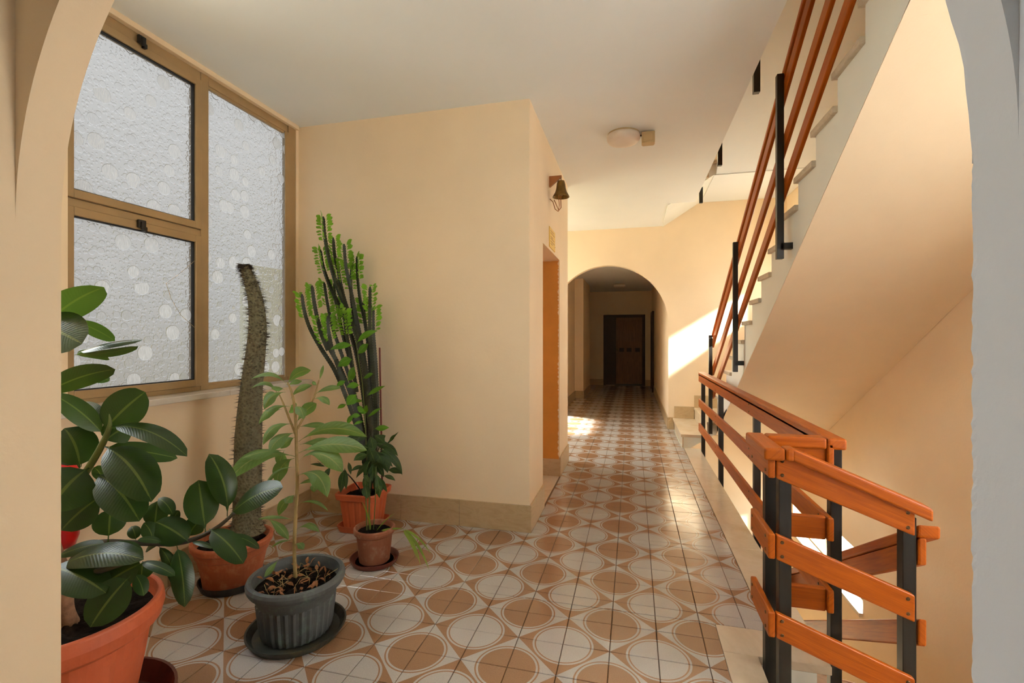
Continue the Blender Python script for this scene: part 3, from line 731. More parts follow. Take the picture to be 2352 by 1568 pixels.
# ------------------------------------------------------------------ fittings
def ceiling_lamp(c, r, h, label, grp=None):
    t = thing('ceiling_lamp', label, 'lamp', c)
    MB().lathe([(r * .93, 0), (r * .95, -.012), (r * .9, -.02)], c, 40).build('base', M['boxgrey'], t, smooth=False)
    prof = [(r * .97, -.014), (r, -.03), (r * .98, -.05), (r * .88, -h * .8), (r * .66, -h * .93), (r * .35, -h * .99), (r * .08, -h)]
    MB().lathe(prof, c, 40).build('shade', M['plastic'], t, smooth=True); return t
LX, LY = -.075, 3.96
t = ceiling_lamp((LX, LY, H), .132, .085, 'round white opal ceiling lamp above the tiled landing')
em = thing('emergency_light', 'small beige emergency light box beside the round landing lamp', 'lamp', (.125, 4.0, H))
a = R(3)
MB().box((.075, 3.99, H - .075), (.165, 4.07, H)).build('mount', M['boxgrey'], em, bevel=.004)
MB().box((.068, 3.93, H - .10), (.168, 3.99, H - .01)).box((.08, 3.925, H - .085), (.155, 3.932, H - .03)).build('diffuser', M['boxgrey'], em, bevel=.004)
MB().tube([(.07, 4.0, H - .012), (.045, 4.0, H - .012), (.045, 3.955, H - .012), (.03, 3.955, H - .012)], .007, 6).build('cable', M['black'], em)
ceiling_lamp((-.32, 11.95, 2.65), .14, .08, 'round white ceiling lamp deep inside the dark corridor')

bell = thing('hand_bell', 'aged brass bell on a wall bracket beside the ceiling lamp', 'bell', (XP, 4.1, 2.72))
bx, by = XP + .10, 4.02
pz = 2.71
MB().prism([(XP, pz - .09), (XP + .01, pz - .09), (XP + .105, pz - .012), (XP + .105, pz), (XP, pz)], 'Y', by - .012, by + .012).build('bracket', M['wire'], bell)
MB().tube([(bx, by, pz), (bx, by, pz - .045)], .004, 6).build('hanger', M['brass'], bell)
pr = [(.012, 0), (.03, -.006), (.036, -.03), (.041, -.07), (.05, -.1), (.066, -.128), (.072, -.142), (.067, -.142), (.05, -.11), (.034, -.04), (.01, -.02)]
MB().lathe(pr, (bx, by, pz - .04), 28).build('cup', M['brass'], bell, smooth=True)
MB().tube([(bx, by, pz - .08), (bx + .004, by, pz - .17)], [.005, .009], 8).build('clapper', M['brass'], bell)
MB().tube([(XP + .004, by, pz - .19), (XP + .03, by, pz - .215), (XP + .05, by, pz - .28), (XP + .075, by, pz - .30), (XP + .1, by, pz - .27), (XP + .098, by, pz - .2), (bx, by, pz - .15)], .004, 6).build('cord', M['wire'], bell)
MB().tube([(bx - .02, by, pz - .16), (bx - .015, by, pz - .25), (bx - .02, by, pz - .29), (bx - .05, by, pz - .22), (bx - .06, by, pz - .2)], .0034, 6).build('cord', M['wire'], bell)

pl = thing('wall_plate', 'small yellow printed plate above the lift doorway', 'sign', (XP, 4.13, 2.2))
MB().box((XP, 4.0, 2.112), (XP + .008, 4.29, 2.285)).build('panel', M['plate'], pl, bevel=.002)
b = MB()
for k, (zz_, L) in enumerate(((2.255, .16), (2.235, .2), (2.205, .12), (2.19, .18), (2.165, .2), (2.145, .1))):
    b.box((XP + .008, 4.04, zz_), (XP + .0086, 4.04 + L, zz_ + .006))
b.build('print', M['wire'], pl)
MB().lathe([(.004, 0), (.003, .004)], (XP + .008, 4.27, 2.15), 8).build('screw', M['steel'], pl)

# end door of the corridor
d1 = struct('door_1', loc=(-.23, 13.8, 0)); y1 = 13.8
b = MB().box((-.81, y1 - .04, 0), (-.74, y1, 1.99)).box((.25, y1 - .04, 0), (.33, y1, 1.99)).box((-.74, y1 - .04, 1.91), (.25, y1, 1.99)).box((-.5, y1 - .035, 0), (-.46, y1, 1.91))
b.build('door_frame', M['darkdoor'], d1, bevel=.004)
MB().box((-.74, y1 - .02, .01), (-.5, y1, 1.91)).build('side_panel', M['darkdoor'], d1)
lf = MB().box((-.46, y1 - .03, .04), (.25, y1, 1.91)).build('door_leaf', M['door'], d1)
MB().lathe([(.014, 0), (.03, .02), (.03, .045), (.015, .06)], (-.43, y1 - .08, .98), 12).lathe([(.012, 0), (.022, .015), (.012, .03)], (-.43, y1 - .06, .93), 12).build('handle', M['brass'], lf)
for x0 in (-.37, -.17, .06):
    MB().box((x0, y1 - .036, .95), (x0 + .13, y1 - .03, 1.06)).build('inset_panel', M['darkdoor'], lf)
MB().box((-.46, y1 - .034, .0), (.25, y1 - .004, .05)).build('kick_strip', M['black'], lf)
for n_, xx, a, c in (('door_3', -1.06, 12.35, 13.3), ('door_4', .504, 12.2, 13.2)):
    s_ = 1 if xx < 0 else -1; r = struct(n_, loc=(xx, a, 0)); x_ = -1.25 if xx < 0 else xx
    MB().box((x_, a, 0), (x_ + s_ * .05, a + .08, 2.0)).box((x_, c - .08, 0), (x_ + s_ * .05, c, 2.0)).box((x_, a + .08, 1.92), (x_ + s_ * .05, c - .08, 2.0)).build('door_frame', M['darkdoor'], r)
    MB().box((x_, a + .08, 0), (x_ + s_ * .03, c - .08, 1.92)).build('door_leaf', M['darkdoor'], r)

fe = thing('fire_extinguisher', 'red fire extinguisher hung on the wall behind the rubber plant', 'extinguisher', (-2.31, 1.42, .5))
c = (-2.345, 1.475, 0)
MB().lathe([(.03, .45), (.06, .46), (.072, .5), (.073, .75), (.066, .80), (.04, .84), (.025, .85), (.025, .88)], c, 28).build('cylinder', M['red'], fe, smooth=True)
MB().lathe([(.0735, .66), (.0735, .74)], c, 28).build('label', M['label'], fe)
MB().lathe([(.02, .88), (.024, .89), (.02, .93)], c, 16).build('valve', M['black'], fe)
MB().tube([(c[0], c[1], .92), (c[0] + .06, c[1] - .01, .93), (c[0] + .12, c[1] - .03, .90)], [.008, .008, .006], 8).build('handle', M['black'], fe)
MB().tube([(c[0], c[1], .9), (c[0] + .03, c[1] - .07, .87), (c[0] + .04, c[1] - .09, .75), (c[0] + .03, c[1] - .085, .6)], .01, 8).build('hose', M['black'], fe)
MB().box((-2.43, 1.455, .6), (-2.415, 1.495, .82)).build('bracket', M['black'], fe)
#PLANTS
# ------------------------------------------------------------------ plants
def bez(a, b, c, t): return a * (1 - t) ** 2 + b * 2 * t * (1 - t) + c * t * t
SHAPES = {
 'rubber': lambda t: max(.0, math.sin(math.pi * min(1, t) ** .95)) ** .5 * (1 if t < .93 else max(.0, (1 - t) / .07) ** .8),
 'loquat': lambda t: max(.0, math.sin(math.pi * t ** 1.25)) ** .85,
 'lance': lambda t: max(.0, math.sin(math.pi * t ** .85)) ** 1.0,
 'blade': lambda t: min(1, t * 8) * (1 - t ** 2.5),
}
def leaf(root, B, T, wd, nrm, mat, arch=.12, fold=.12, shape='rubber', pet=.08, wave=0, name='leaf', updir=None, mb=None, nl=14):
    B, T = Vector(B), Vector(T); L = (T - B).length; up = Vector(updir) if updir else Vector((0, 0, 1))
    ax = (T - B).normalized()
    nr = Vector(nrm); nr = (nr - ax * nr.dot(ax)).normalized()
    bend = up - ax * up.dot(ax)
    bend = bend.normalized() if bend.length > .25 else nr
    Cc = (B + T) / 2 + bend * arch * L * 2
    cols = (-1, -.6, 0, .6, 1); vs, uvs, fs = [], [], []; ph = random.random() * 6
    for i in range(nl + 1):
        t = i / nl; p = bez(B, Cc, T, t); tg = (bez(B, Cc, T, min(1, t + .02)) - bez(B, Cc, T, max(0, t - .02))).normalized()
        n_ = (nr - tg * nr.dot(tg)).normalized(); sd = tg.cross(n_)
        bt = (t - pet) / (1 - pet); hw = wd / 2 * max(SHAPES[shape](bt) if bt > 0 else 0, .035 if t < .97 else .004)
        for s in cols:
            z = fold * abs(s) ** 1.5 * hw + (wave * hw * math.sin(t * 22 + ph + (2 if s > 0 else 0)) * abs(s))
            vs.append(p + sd * s * hw - n_ * z); uvs.append((max(bt, 0), .5 + s * .5))
    for i in range(nl):
        for j in range(4):
            a = i * 5 + j; fs.append((a, a + 1, a + 6, a + 5))
    own = mb is None; mb = mb or MB(); mb.add(vs, fs, uvs)
    if own:
        o = mb.build(name, mat, root, smooth=True, fix=False)
        return o
CAMV = lambda p: (Vector((0, 0, EYE)) - Vector(p)).normalized()
def pleaf(root, b, t, wpx, d0, d1, mat, tilt=(0, 0, .35), away=False, **kw):
    B, T = at(*b, d0), at(*t, d1); m = (B + T) / 2
    n = CAMV(m) + Vector(tilt)
    if away: n = -n
    return leaf(root, B, T, wpx * (d0 + d1) / 2 / F, n, mat, **kw)
def soil_disc(root, c, r, z, n=36, name='soil'):
    rn = random.Random(int(c[0] * 1000)); vs = [(c[0], c[1], z + .006)]; fs = []; rings = 7
    for i in range(1, rings + 1):
        for k in range(n):
            a = 2 * math.pi * k / n; rr = r * i / rings
            vs.append((c[0] + rr * math.cos(a), c[1] + rr * math.sin(a), z + (rn.uniform(-.007, .009) if i < rings else -.004)))
    fs += [(0, 1 + k, 1 + (k + 1) % n) for k in range(n)]
    for i in range(rings - 1):
        for k in range(n): fs.append((1 + i * n + k, 1 + (i + 1) * n + k, 1 + (i + 1) * n + (k + 1) % n, 1 + i * n + (k + 1) % n))
    return MB().add(vs, fs).build(name, M['soil'], root, fix=False)
def path_tube(root, name, pts, rad, mat, n=8):
    P = []; Rr = []
    rad = rad if isinstance(rad, (list, tuple)) else [rad] * len(pts)
    for i in range(len(pts) - 1):                  # Catmull-Rom through the points
        p0, p1, p2, p3 = pts[max(i - 1, 0)], pts[i], pts[i + 1], pts[min(i + 2, len(pts) - 1)]
        for k in range(5):
            t = k / 5
            P.append(.5 * ((2 * p1) + (p2 - p0) * t + (2 * p0 - 5 * p1 + 4 * p2 - p3) * t * t + (3 * p1 - p0 - 3 * p2 + p3) * t ** 3)); Rr.append(rad[i] + (rad[i + 1] - rad[i]) * t)
    P.append(pts[-1]); Rr.append(rad[-1])
    o = MB().tube(P, Rr, n).build(name, mat, root, smooth=True); return P
def dish(name, c, r, h, mat, label, grp='plant saucers', inner=None, sq=None, n=44):
    prof = [(r * .86, 0), (r * .9, .002), (r, h), (r * 1.0, h + .003), (r * .965, h + .002), (r * .86, .010), (r * .5, .008), (.004, .008)]
    o = MB().lathe(prof, (c[0], c[1], .001), n, sq).build(name, mat, smooth=False); tag(o, label, 'saucer', grp)
    if inner:
        MB().lathe([(r * .80, .0095), (r * .80, .013), (r * .78, .013), (r * .78, .0095)], (c[0], c[1], .001), n).build('ring', mat, o)
    return o

# rubber plant in its big terracotta pot, half behind the arch
cx, cy = -1.845, 1.185
dish('plant_saucer', (cx + .03, cy + .02), .275, .075, M['sauc_brown'], 'deep red-brown saucer under the big rubber plant pot', inner=True)
rub = thing('potted_rubber_plant', 'glossy dark rubber plant in a big orange terracotta pot beside the arch', 'plant', (cx, cy, .01))
flu = lambda k, j: (.975 if (k % 7 in (0,) and 2 <= j <= 4) else 1)
MB().lathe([(.17, .012), (.178, .012), (.185, .06), (.215, .22), (.232, .33), (.236, .335), (.262, .35), (.272, .39), (.268, .425), (.262, .43), (.25, .43), (.245, .40), (.235, .37), (.004, .36)], (cx, cy, 0), 70, flu).build('pot', M['orange'], rub, smooth=False, bevel=.003, seg=1)
soil_disc(rub, (cx, cy), .238, .385)
mid = lambda x, y, d: at(x, y, d)
path_tube(rub, 'trunk', [Vector((cx + .02, cy + .01, .36)), at(152, 1400, 1.58), at(148, 1330, 1.6), at(112, 1200, 1.65), at(85, 1000, 1.68), at(95, 800, 1.68), at(120, 735, 1.66)], [.026, .022, .02, .017, .014, .010, .006], M['bark'], 10)
path_tube(rub, 'branch', [at(112, 1200, 1.65), at(165, 1130, 1.62), at(205, 1072, 1.6), at(236, 1018, 1.58), at(252, 978, 1.57), at(251, 950, 1.57)], [.013, .012, .011, .010, .007, .001], M['greenstem'])
path_tube(rub, 'branch', [at(148, 1320, 1.6), at(190, 1260, 1.64), at(240, 1245, 1.7), at(320, 1247, 1.78), at(400, 1248, 1.84), at(450, 1236, 1.88), at(500, 1210, 1.9), at(540, 1176, 1.92)], [.013, .012, .011, .010, .009, .009, .008, .006], M['darkstem'])
path_tube(rub, 'branch', [at(148, 1330, 1.6), at(230, 1310, 1.5), at(300, 1290, 1.52)], [.012, .009, .004], M['darkstem'])
Lf = [  # base, tip, width, depth at base, depth at tip, tilt, options
 ((98, 752), (239, 659), 80, 1.66, 1.62, (0, 0, -.9), dict(away=True, arch=.06)),
 ((62, 745), (188, 790), 108, 1.62, 1.55, (0, 0, .1), dict(arch=.05)),
 ((168, 737), (264, 783), 34, 1.68, 1.75, (0, 0, -.5), dict(arch=.05, away=True)),
 ((176, 812), (329, 780), 36, 1.66, 1.6, (0, 0, 1.5), dict(arch=.05, fold=.5)),
 ((172, 815), (318, 795), 30, 1.665, 1.62, (0, 0, -1.0), dict(arch=-.03, away=True)),
 ((170, 815), (252, 826), 24, 1.7, 1.72, (0, 0, -.6), dict(away=True)),
 ((96, 908), (265, 848), 54, 1.66, 1.62, (0, 0, -.2), dict(arch=.05)),
 ((205, 872), (252, 874), 22, 1.7, 1.74, (0, 0, .1), dict()),
 ((237, 998), (122, 905), 54, 1.57, 1.5, (.2, 0, .9), dict(arch=.05)),
 ((236, 985), (172, 926), 42, 1.6, 1.68, (0, 0, .5), dict()),
 ((240, 960), (176, 942), 30, 1.62, 1.7, (0, 0, .8), dict()),
 ((238, 990), (334, 900), 84, 1.58, 1.62, (.1, 0, .25), dict(arch=.04)),
 ((240, 1015), (305, 980), 62, 1.58, 1.66, (.1, 0, .25), dict()),
 ((252, 979), (430, 1048), 50, 1.57, 1.5, (0, 0, .9), dict(arch=.10)),
 ((240, 1025), (348, 1152), 92, 1.57, 1.48, (0, 0, .45), dict(arch=.10)),
 ((238, 1025), (408, 1052), 42, 1.6, 1.72, (0, 0, .2), dict(arch=.02)),
 ((183, 1075), (148, 983), 84, 1.6, 1.62, (0, 0, .2), dict()),
 ((183, 1075), (98, 1018), 60, 1.6, 1.66, (0, 0, .3), dict()),
 ((186, 1072), (214, 1000), 42, 1.62, 1.7, (0, 0, .2), dict()),
 ((205, 1074), (112, 1178), 118, 1.58, 1.46, (0, 0, .5), dict(arch=.10)),
 ((222, 1086), (320, 1197), 86, 1.6, 1.52, (0, 0, .4), dict(arch=.08)),
 ((213, 1072), (234, 1104), 26, 1.62, 1.66, (0, 0, .2), dict()),
 ((232, 1140), (140, 1218), 76, 1.62, 1.56, (0, 0, .5), dict(arch=.05)),
 ((248, 1246), (254, 1168), 62, 1.7, 1.72, (0, 0, .1), dict(pet=.22)),
 ((128, 1280), (240, 1248), 34, 1.58, 1.6, (0, 0, .8), dict(arch=.06)),
 ((133, 1302), (330, 1285), 66, 1.52, 1.48, (0, 0, .75), dict(arch=.10)),
 ((112, 1300), (243, 1362), 84, 1.5, 1.46, (0, 0, .55), dict(arch=.06)),
 ((330, 1292), (222, 1356), 84, 1.52, 1.5, (0, 0, .6), dict(arch=.05)),
 ((300, 1322), (207, 1440), 84, 1.5, 1.44, (0, 0, .35), dict(arch=.04)),
 ((310, 1318), (330, 1368), 30, 1.62, 1.6, (0, 0, .3), dict()),
 ((320, 1290), (402, 1322), 26, 1.72, 1.7, (0, 0, .9), dict(arch=.06)),
 ((328, 1288), (324, 1332), 44, 1.74, 1.74, (0, 0, .2), dict()),
 ((330, 1278), (262, 1248), 34, 1.72, 1.7, (0, 0, .6), dict(arch=.05)),
 ((312, 1240), (302, 1208), 26, 1.8, 1.82, (0, 0, .1), dict()),
 ((354, 1214), (362, 1150), 48, 1.86, 1.88, (0, 0, .0), dict(fold=.4)),
 ((398, 1186), (364, 1144), 28, 1.86, 1.88, (0, 0, .2), dict()),
 ((398, 1200), (412, 1172), 20, 1.88, 1.9, (0, 0, .2), dict()),
 ((350, 1244), (330, 1200), 34, 1.8, 1.8, (0, 0, .2), dict()),
 ((434, 1246), (358, 1198), 66, 1.84, 1.82, (0, 0, .35), dict(arch=.05, fold=.35)),
 ((374, 1246), (316, 1240), 18, 1.8, 1.76, (0, 0, .9), dict(arch=.10)),
 ((472, 1222), (456, 1102), 70, 1.88, 1.9, (.1, 0, .05), dict(pet=.14, arch=.03)),
 ((522, 1186), (480, 1042), 58, 1.9, 1.93, (.2, 0, .0), dict(pet=.14, fold=.3)),
 ((528, 1182), (650, 1119), 64, 1.9, 1.86, (0, 0, .7), dict(arch=.08)),
 ((434, 1234), (466, 1192), 44, 1.9, 1.92, (0, 0, .2), dict()),
 ((480, 1214), (559, 1294), 56, 1.88, 1.82, (0, 0, .6), dict(arch=.07)),
 ((520, 1230), (596, 1260), 22, 1.93, 1.95, (0, 0, .8), dict(arch=.1)),
 ((438, 1244), (490, 1259), 14, 1.86, 1.84, (0, 0, 1.2), dict(arch=.06)),
 ((362, 1252), (402, 1348), 26, 1.82, 1.78, (0, 0, .2), dict(arch=.16, fold=.5)),
 ((406, 1252), (424, 1394), 46, 1.82, 1.76, (0, 0, .1), dict(arch=.10, fold=.3)),
 ((370, 1247), (334, 1268), 16, 1.82, 1.84, (0, 0, .4), dict()),
]
for b_, t_, w_, d0, d1, tl, kw in Lf: pleaf(rub, b_, t_, w_, d0, d1, M['rubber'], tl, **kw)

# spiny trunk in a terracotta pot
cx, cy = -2.115, 2.15
dish('plant_saucer', (cx, cy), .165, .04, M['sauc_black'], 'black plastic saucer under the spiny trunk\'s terracotta pot')
pac = thing('potted_spiny_succulent', 'tall spiny grey trunk without leaves in a terracotta pot below the window', 'plant', (cx, cy, .01))
MB().lathe([(.13, .012), (.138, .012), (.148, .08), (.168, .17), (.170, .178), (.176, .18), (.188, .215), (.197, .225), (.2, .25), (.195, .256), (.178, .256), (.172, .24), (.165, .2), (.004, .2)], (cx, cy, 0), 56).build('pot', M['terra'], pac, smooth=False, bevel=.003, seg=1)
soil_disc(pac, (cx, cy), .170, .22)
tp = [(567, 1222, 84), (567, 1190, 62), (569, 1100, 62), (571, 1000, 60), (577, 900, 50), (586, 820, 44), (592, 750, 40), (587, 690, 34), (576, 650, 29), (565, 620, 23), (562.5, 612, 19), (561.5, 607, 9)]
PP = path_tube(pac, 'trunk', [at(x, y, 2.6) for x, y, q in tp], [q * 2.45 / F / 2 for x, y, q in tp], M['pachy'], 18)
rn = random.Random(11); mb = MB()
rads = [q * 2.45 / F / 2 for x, y, q in tp]
for k in range(1600):
    f = rn.random() * (len(PP) - 2); i = int(f); p = PP[i].lerp(PP[i + 1], f - i)
    ff = f / (len(PP) - 1) * (len(tp) - 1); r_ = rads[int(ff)] + (rads[min(int(ff) + 1, len(rads) - 1)] - rads[int(ff)]) * (ff - int(ff))
    a = rn.random() * 6.283; n_ = Vector((math.cos(a), math.sin(a), rn.uniform(-.3, .2))).normalized(); s_ = n_.orthogonal().normalized(); t_ = n_.cross(s_)
    q = p + n_ * r_ * .96; L = rn.uniform(.018, .034)
    mb.add([q + s_ * .0022, q - s_ * .0011 + t_ * .0019, q - s_ * .0011 - t_ * .0019, q + n_ * L], [(0, 1, 3), (1, 2, 3), (2, 0, 3)])
mb.build('spines', M['spine'], pac)['kind'] = 'stuff'

# young loquat in the ribbed grey pot
cx, cy = -1.485, 1.87
dish('plant_saucer', (cx + .005, cy - .005), .212, .034, M['greendark'], 'weathered dark grey saucer under the ribbed grey pot')
loq = thing('potted_loquat', 'young leafy loquat tree in a weathered ribbed grey pot', 'plant', (cx, cy, .01))
rib = lambda k, j: (1.035 if (k % 3 == 0 and 1 <= j <= 3) else 1)
MB().lathe([(.125, .012), (.142, .014), (.150, .04), (.164, .165), (.166, .17), (.172, .185), (.182, .21), (.198, .22), (.207, .235), (.209, .25), (.204, .263), (.195, .268), (.184, .264), (.178, .24), (.172, .2), (.004, .19)], (cx, cy, 0), 96, rib).build('pot', M['greypot'], loq, smooth=False)
soil_disc(loq, (cx, cy), .178, .218)
mb = MB(); rn = random.Random(4)
for k in range(70):
    a = rn.random() * 6.283; r_ = .155 * math.sqrt(rn.random()); p = Vector((cx + r_ * math.cos(a), cy + r_ * math.sin(a), .226 + rn.uniform(0, .014)))
    d_ = Vector((rn.uniform(-1, 1), rn.uniform(-1, 1), rn.uniform(-.1, .7))).normalized()
    leaf(None, p, p + d_ * rn.uniform(.018, .045), rn.uniform(.008, .02), Vector((rn.uniform(-.6, .6), rn.uniform(-.6, .6), 1)), None, arch=rn.uniform(.05, .3), fold=rn.uniform(.2, .8), shape='lance', mb=mb, nl=6)
mb.build('leaf_litter', M['litter'], loq, smooth=True, fix=False)['kind'] = 'stuff'
mb = MB()
for k in range(14):
    a = rn.random() * 6.283; r_ = .14 * math.sqrt(rn.random()); p = Vector((cx + r_ * math.cos(a), cy + r_ * math.sin(a), .22))
    mb.tube([p, p + Vector((rn.uniform(-.03, .03), rn.uniform(-.03, .03), .04)), p + Vector((rn.uniform(-.06, .06), rn.uniform(-.06, .06), .05))], .0012, 4)
mb.build('dry_stalks', M['tanstem'], loq)['kind'] = 'stuff'
D = 2.17
path_tube(loq, 'stem', [at(x, y, D) for x, y in ((679, 1325), (676, 1260), (680, 1170), (683, 1100), (681, 1040), (680, 990), (676, 930), (668, 895), (660, 878))], [.0085, .008, .008, .0075, .007, .007, .006, .005, .003], M['tanstem'], 8)
path_tube(loq, 'branch', [at(680, 1000, D), at(664, 960, D + .01), at(650, 925, D + .03), at(641, 905, D + .04)], [.005, .005, .004, .003], M['tanstem'], 6)
path_tube(loq, 'branch', [at(683, 985, D), at(705, 945, D + .01), at(722, 910, D + .02), at(733, 872, D + .02)], [.005, .005, .004, .003], M['tanstem'], 6)
Ll = [
 ((660, 884), (577, 870), 15, 0, .03, (0, 0, .8), .16, .4), ((640, 908), (577, 891), 14, .03, .06, (0, 0, .8), .22, .4),
 ((659, 884), (714, 850), 28, 0, -.04, (0, 0, -.4), .10, .3), ((661, 886), (694, 875), 14, 0, .05, (0, 0, .3), .08, .3),
 ((668, 915), (717, 885), 17, 0, .02, (0, 0, .3), .12, .4), ((656, 900), (607, 940), 26, 0, -.05, (0, 0, .7), .16, .5),
 ((654, 896), (624, 893), 22, 0, -.06, (0, 0, 1.2), .14, .6), ((640, 905), (604, 925), 22, .04, .06, (0, 0, .3), .14, .4),
 ((666, 933), (594, 974), 24, 0, -.03, (0, 0, .8), .16, .5), ((648, 940), (600, 968), 18, .03, .05, (0, 0, .3), .10, .4),
 ((668, 930), (680, 945), 30, .02, .08, (0, 0, .3), .04, .3),
 ((674, 974), (604, 1022), 28, 0, -.06, (0, 0, .9), .20, .6), ((678, 994), (619, 1038), 36, 0, -.08, (0, 0, .7), .14, .5),
 ((678, 1004), (644, 1030), 22, 0, .03, (0, 0, .3), .06, .4), ((722, 907), (784, 891), 15, .02, .02, (0, 0, .5), .10, .4),
 ((720, 917), (757, 930), 18, .02, -.02, (0, 0, .6), .16, .4), ((728, 886), (716, 878), 10, .02, 0, (0, 0, .4), .1, .4),
 ((733, 876), (743, 838), 8, .02, .02, (0, 0, .1), .0, .5),
 ((681, 970), (727, 926), 30, -.01, -.05, (0, 0, -.2), .05, .3), ((673, 940), (698, 963), 26, -.02, -.1, (0, 0, 1.0), .22, .7),
 ((684, 981), (758, 980), 16, 0, .06, (0, 0, .2), .06, .5), ((686, 1014), (843, 1003), 36, 0, -.12, (0, 0, -.2), .10, .25),
 ((686, 1040), (843, 1034), 42, -.01, -.2, (0, 0, .1), .06, .25), ((688, 1021), (772, 1018), 24, .01, .05, (0, 0, .3), .05, .3),
 ((704, 1046), (788, 1084), 46, -.03, -.14, (0, 0, -.1), .12, .2), ((685, 1060), (757, 1036), 12, 0, -.06, (0, 0, 1.0), .10, .6),
 ((678, 1048), (524, 1106), 40, 0, -.12, (0, 0, -.1), .16, .3), ((655, 1034), (556, 1052), 28, -.04, -.12, (0, 0, 1.1), .05, .6),
 ((652, 1036), (640, 1068), 28, .02, .05, (0, 0, 0), .02, .3), ((676, 1052), (636, 1113), 36, .01, .05, (0, 0, 0), .14, .2),
 ((679, 1072), (603, 1126), 12, 0, .03, (0, 0, .5), .12, .6), ((684, 1092), (752, 1142), 44, -.01, -.08, (0, 0, .5), .24, .5),
 ((682, 1116), (735, 1103), 12, 0, .02, (0, 0, .6), .10, .5), ((728, 1106), (721, 1130), 20, .02, 0, (0, 0, .8), .14, .5),
 ((678, 1136), (656, 1156), 24, -.01, -.06, (0, 0, .9), .10, .5), ((676, 1142), (640, 1184), 24, .03, .05, (0, 0, 0), .12, .3),
 ((681, 1158), (754, 1174), 9, 0, .03, (0, 0, .5), .16, .4), ((676, 1195), (591, 1192), 10, 0, .02, (0, 0, .6), .06, .4),
 ((612, 1190), (663, 1239), 22, .02, -.02, (0, 0, .4), .08, .6), ((681, 1216), (734, 1222), 18, 0, .02, (0, 0, .8), .22, .6),
 ((677, 1250), (697, 1262), 18, -.01, -.03, (0, 0, .6), .2, .5), ((675, 1243), (622, 1258), 7, 0, .02, (0, 0, .5), .1, .4),
 ((640, 1285), (607, 1325), 16, -.12, -.16, (0, 0, .7), .02, .3),
]
for b_, t_, w_, a0, a1, tl, ar, fo in Ll: pleaf(loq, b_, t_, w_ * .9, D + a0, D + a1, M['loquat'], tl, arch=ar * 1.3, fold=fo, shape='loquat', pet=.1, wave=.06)

# euphorbia with climber and stake in the square orange pot
cx, cy = -1.845, 3.02; PHI = R(2)
def square(k, j, n=64):
    a = 2 * math.pi * k / n - PHI; c_, s_ = abs(math.cos(a)), abs(math.sin(a)); return 1 / (c_ ** 9 + s_ ** 9) ** (1 / 9)
dish('plant_saucer', (cx, cy), .142, .045, M['orange'], 'square orange saucer under the euphorbia pot by the wall', sq=square, n=64)
eup = thing('potted_euphorbia', 'tall many-stemmed spiny euphorbia with a leafy climber in a square orange pot', 'plant', (cx, cy, .01))
sqr = lambda k, j: square(k, j) * (.972 if (k % 4 == 0 and 1 <= j <= 3) else 1)
MB().lathe([(.10, .012), (.106, .014), (.112, .06), (.130, .215), (.132, .222), (.146, .228), (.152, .262), (.149, .27), (.138, .27), (.132, .25), (.128, .22), (.004, .215)], (cx, cy, 0), 64, sqr).build('pot', M['orange'], eup, smooth=False)
soil_disc(eup, (cx, cy), .128, .235)
def spur(root, px, wpx, d=3.38, leaves=True, dd=0, seed=0):
    pts = [at(x, y, d + dd * (i / max(1, len(px) - 1))) for i, (x, y) in enumerate(px)]
    P = []
    for i in range(len(pts) - 1):
        p0, p1, p2, p3 = pts[max(i - 1, 0)], pts[i], pts[i + 1], pts[min(i + 2, len(pts) - 1)]; m = max(3, int((p2 - p1).length / .009))
        for k in range(m):
            t = k / m; P.append(.5 * ((2 * p1) + (p2 - p0) * t + (2 * p0 - 5 * p1 + 4 * p2 - p3) * t * t + (3 * p1 - p0 - 3 * p2 + p3) * t ** 3))
    P.append(pts[-1]); r0 = wpx * d / F / 2; vs, fs = [], []; rn = random.Random(seed); a0 = rn.random() * 6; up = None; N = len(P); frames = []
    for i, p in enumerate(P):
        t = (P[min(i + 1, N - 1)] - P[max(i - 1, 0)]).normalized()
        if up is None: up = t.orthogonal().normalized()
        up = (up - t * up.dot(t)).normalized(); b_ = t.cross(up); frames.append((up.copy(), b_.copy(), t))
        tap = .72 + .28 * min(1, i / (N * .3)) if i > 3 else .3 + .14 * i
        rr = r0 * tap * .72
        for k in range(6):
            a = a0 + k * math.pi / 3; q = rr * ((1.22 if i % 2 else .98) if k % 2 == 0 else .60)
            vs.append(p + (up * math.cos(a) + b_ * math.sin(a)) * q)
    for i in range(N - 1):
        for k in range(6): fs.append((i * 6 + k, i * 6 + (k + 1) % 6, (i + 1) * 6 + (k + 1) % 6, (i + 1) * 6 + k))
    fs.append([5, 4, 3, 2, 1, 0])
    st = MB().add(vs, fs).build('stem', M['eustem'], root)
    if leaves:
        mb = MB()
        for i in range(0, min(N - 1, 19), 1):
            for k in ((0, 2, 4) if i % 2 == 0 else ()):
                a = a0 + k * math.pi / 3; o_ = frames[i][0] * math.cos(a) + frames[i][1] * math.sin(a); t = -frames[i][2]
                p = P[i] + o_ * r0 * .9; L = rn.uniform(.038, .056) * (1 if i < 14 else .8)
                leaf(None, p, p + (o_ * .9 + t * rn.uniform(.2, .7)).normalized() * L, L * .6, CAMV(p) + Vector((0, 0, .5)) + t * .3, None, arch=.05, fold=.1, shape='loquat', mb=mb, nl=5, pet=.05)
        mb.build('leaves', M['euleaf'], st, smooth=True, fix=False)['kind'] = 'stuff'
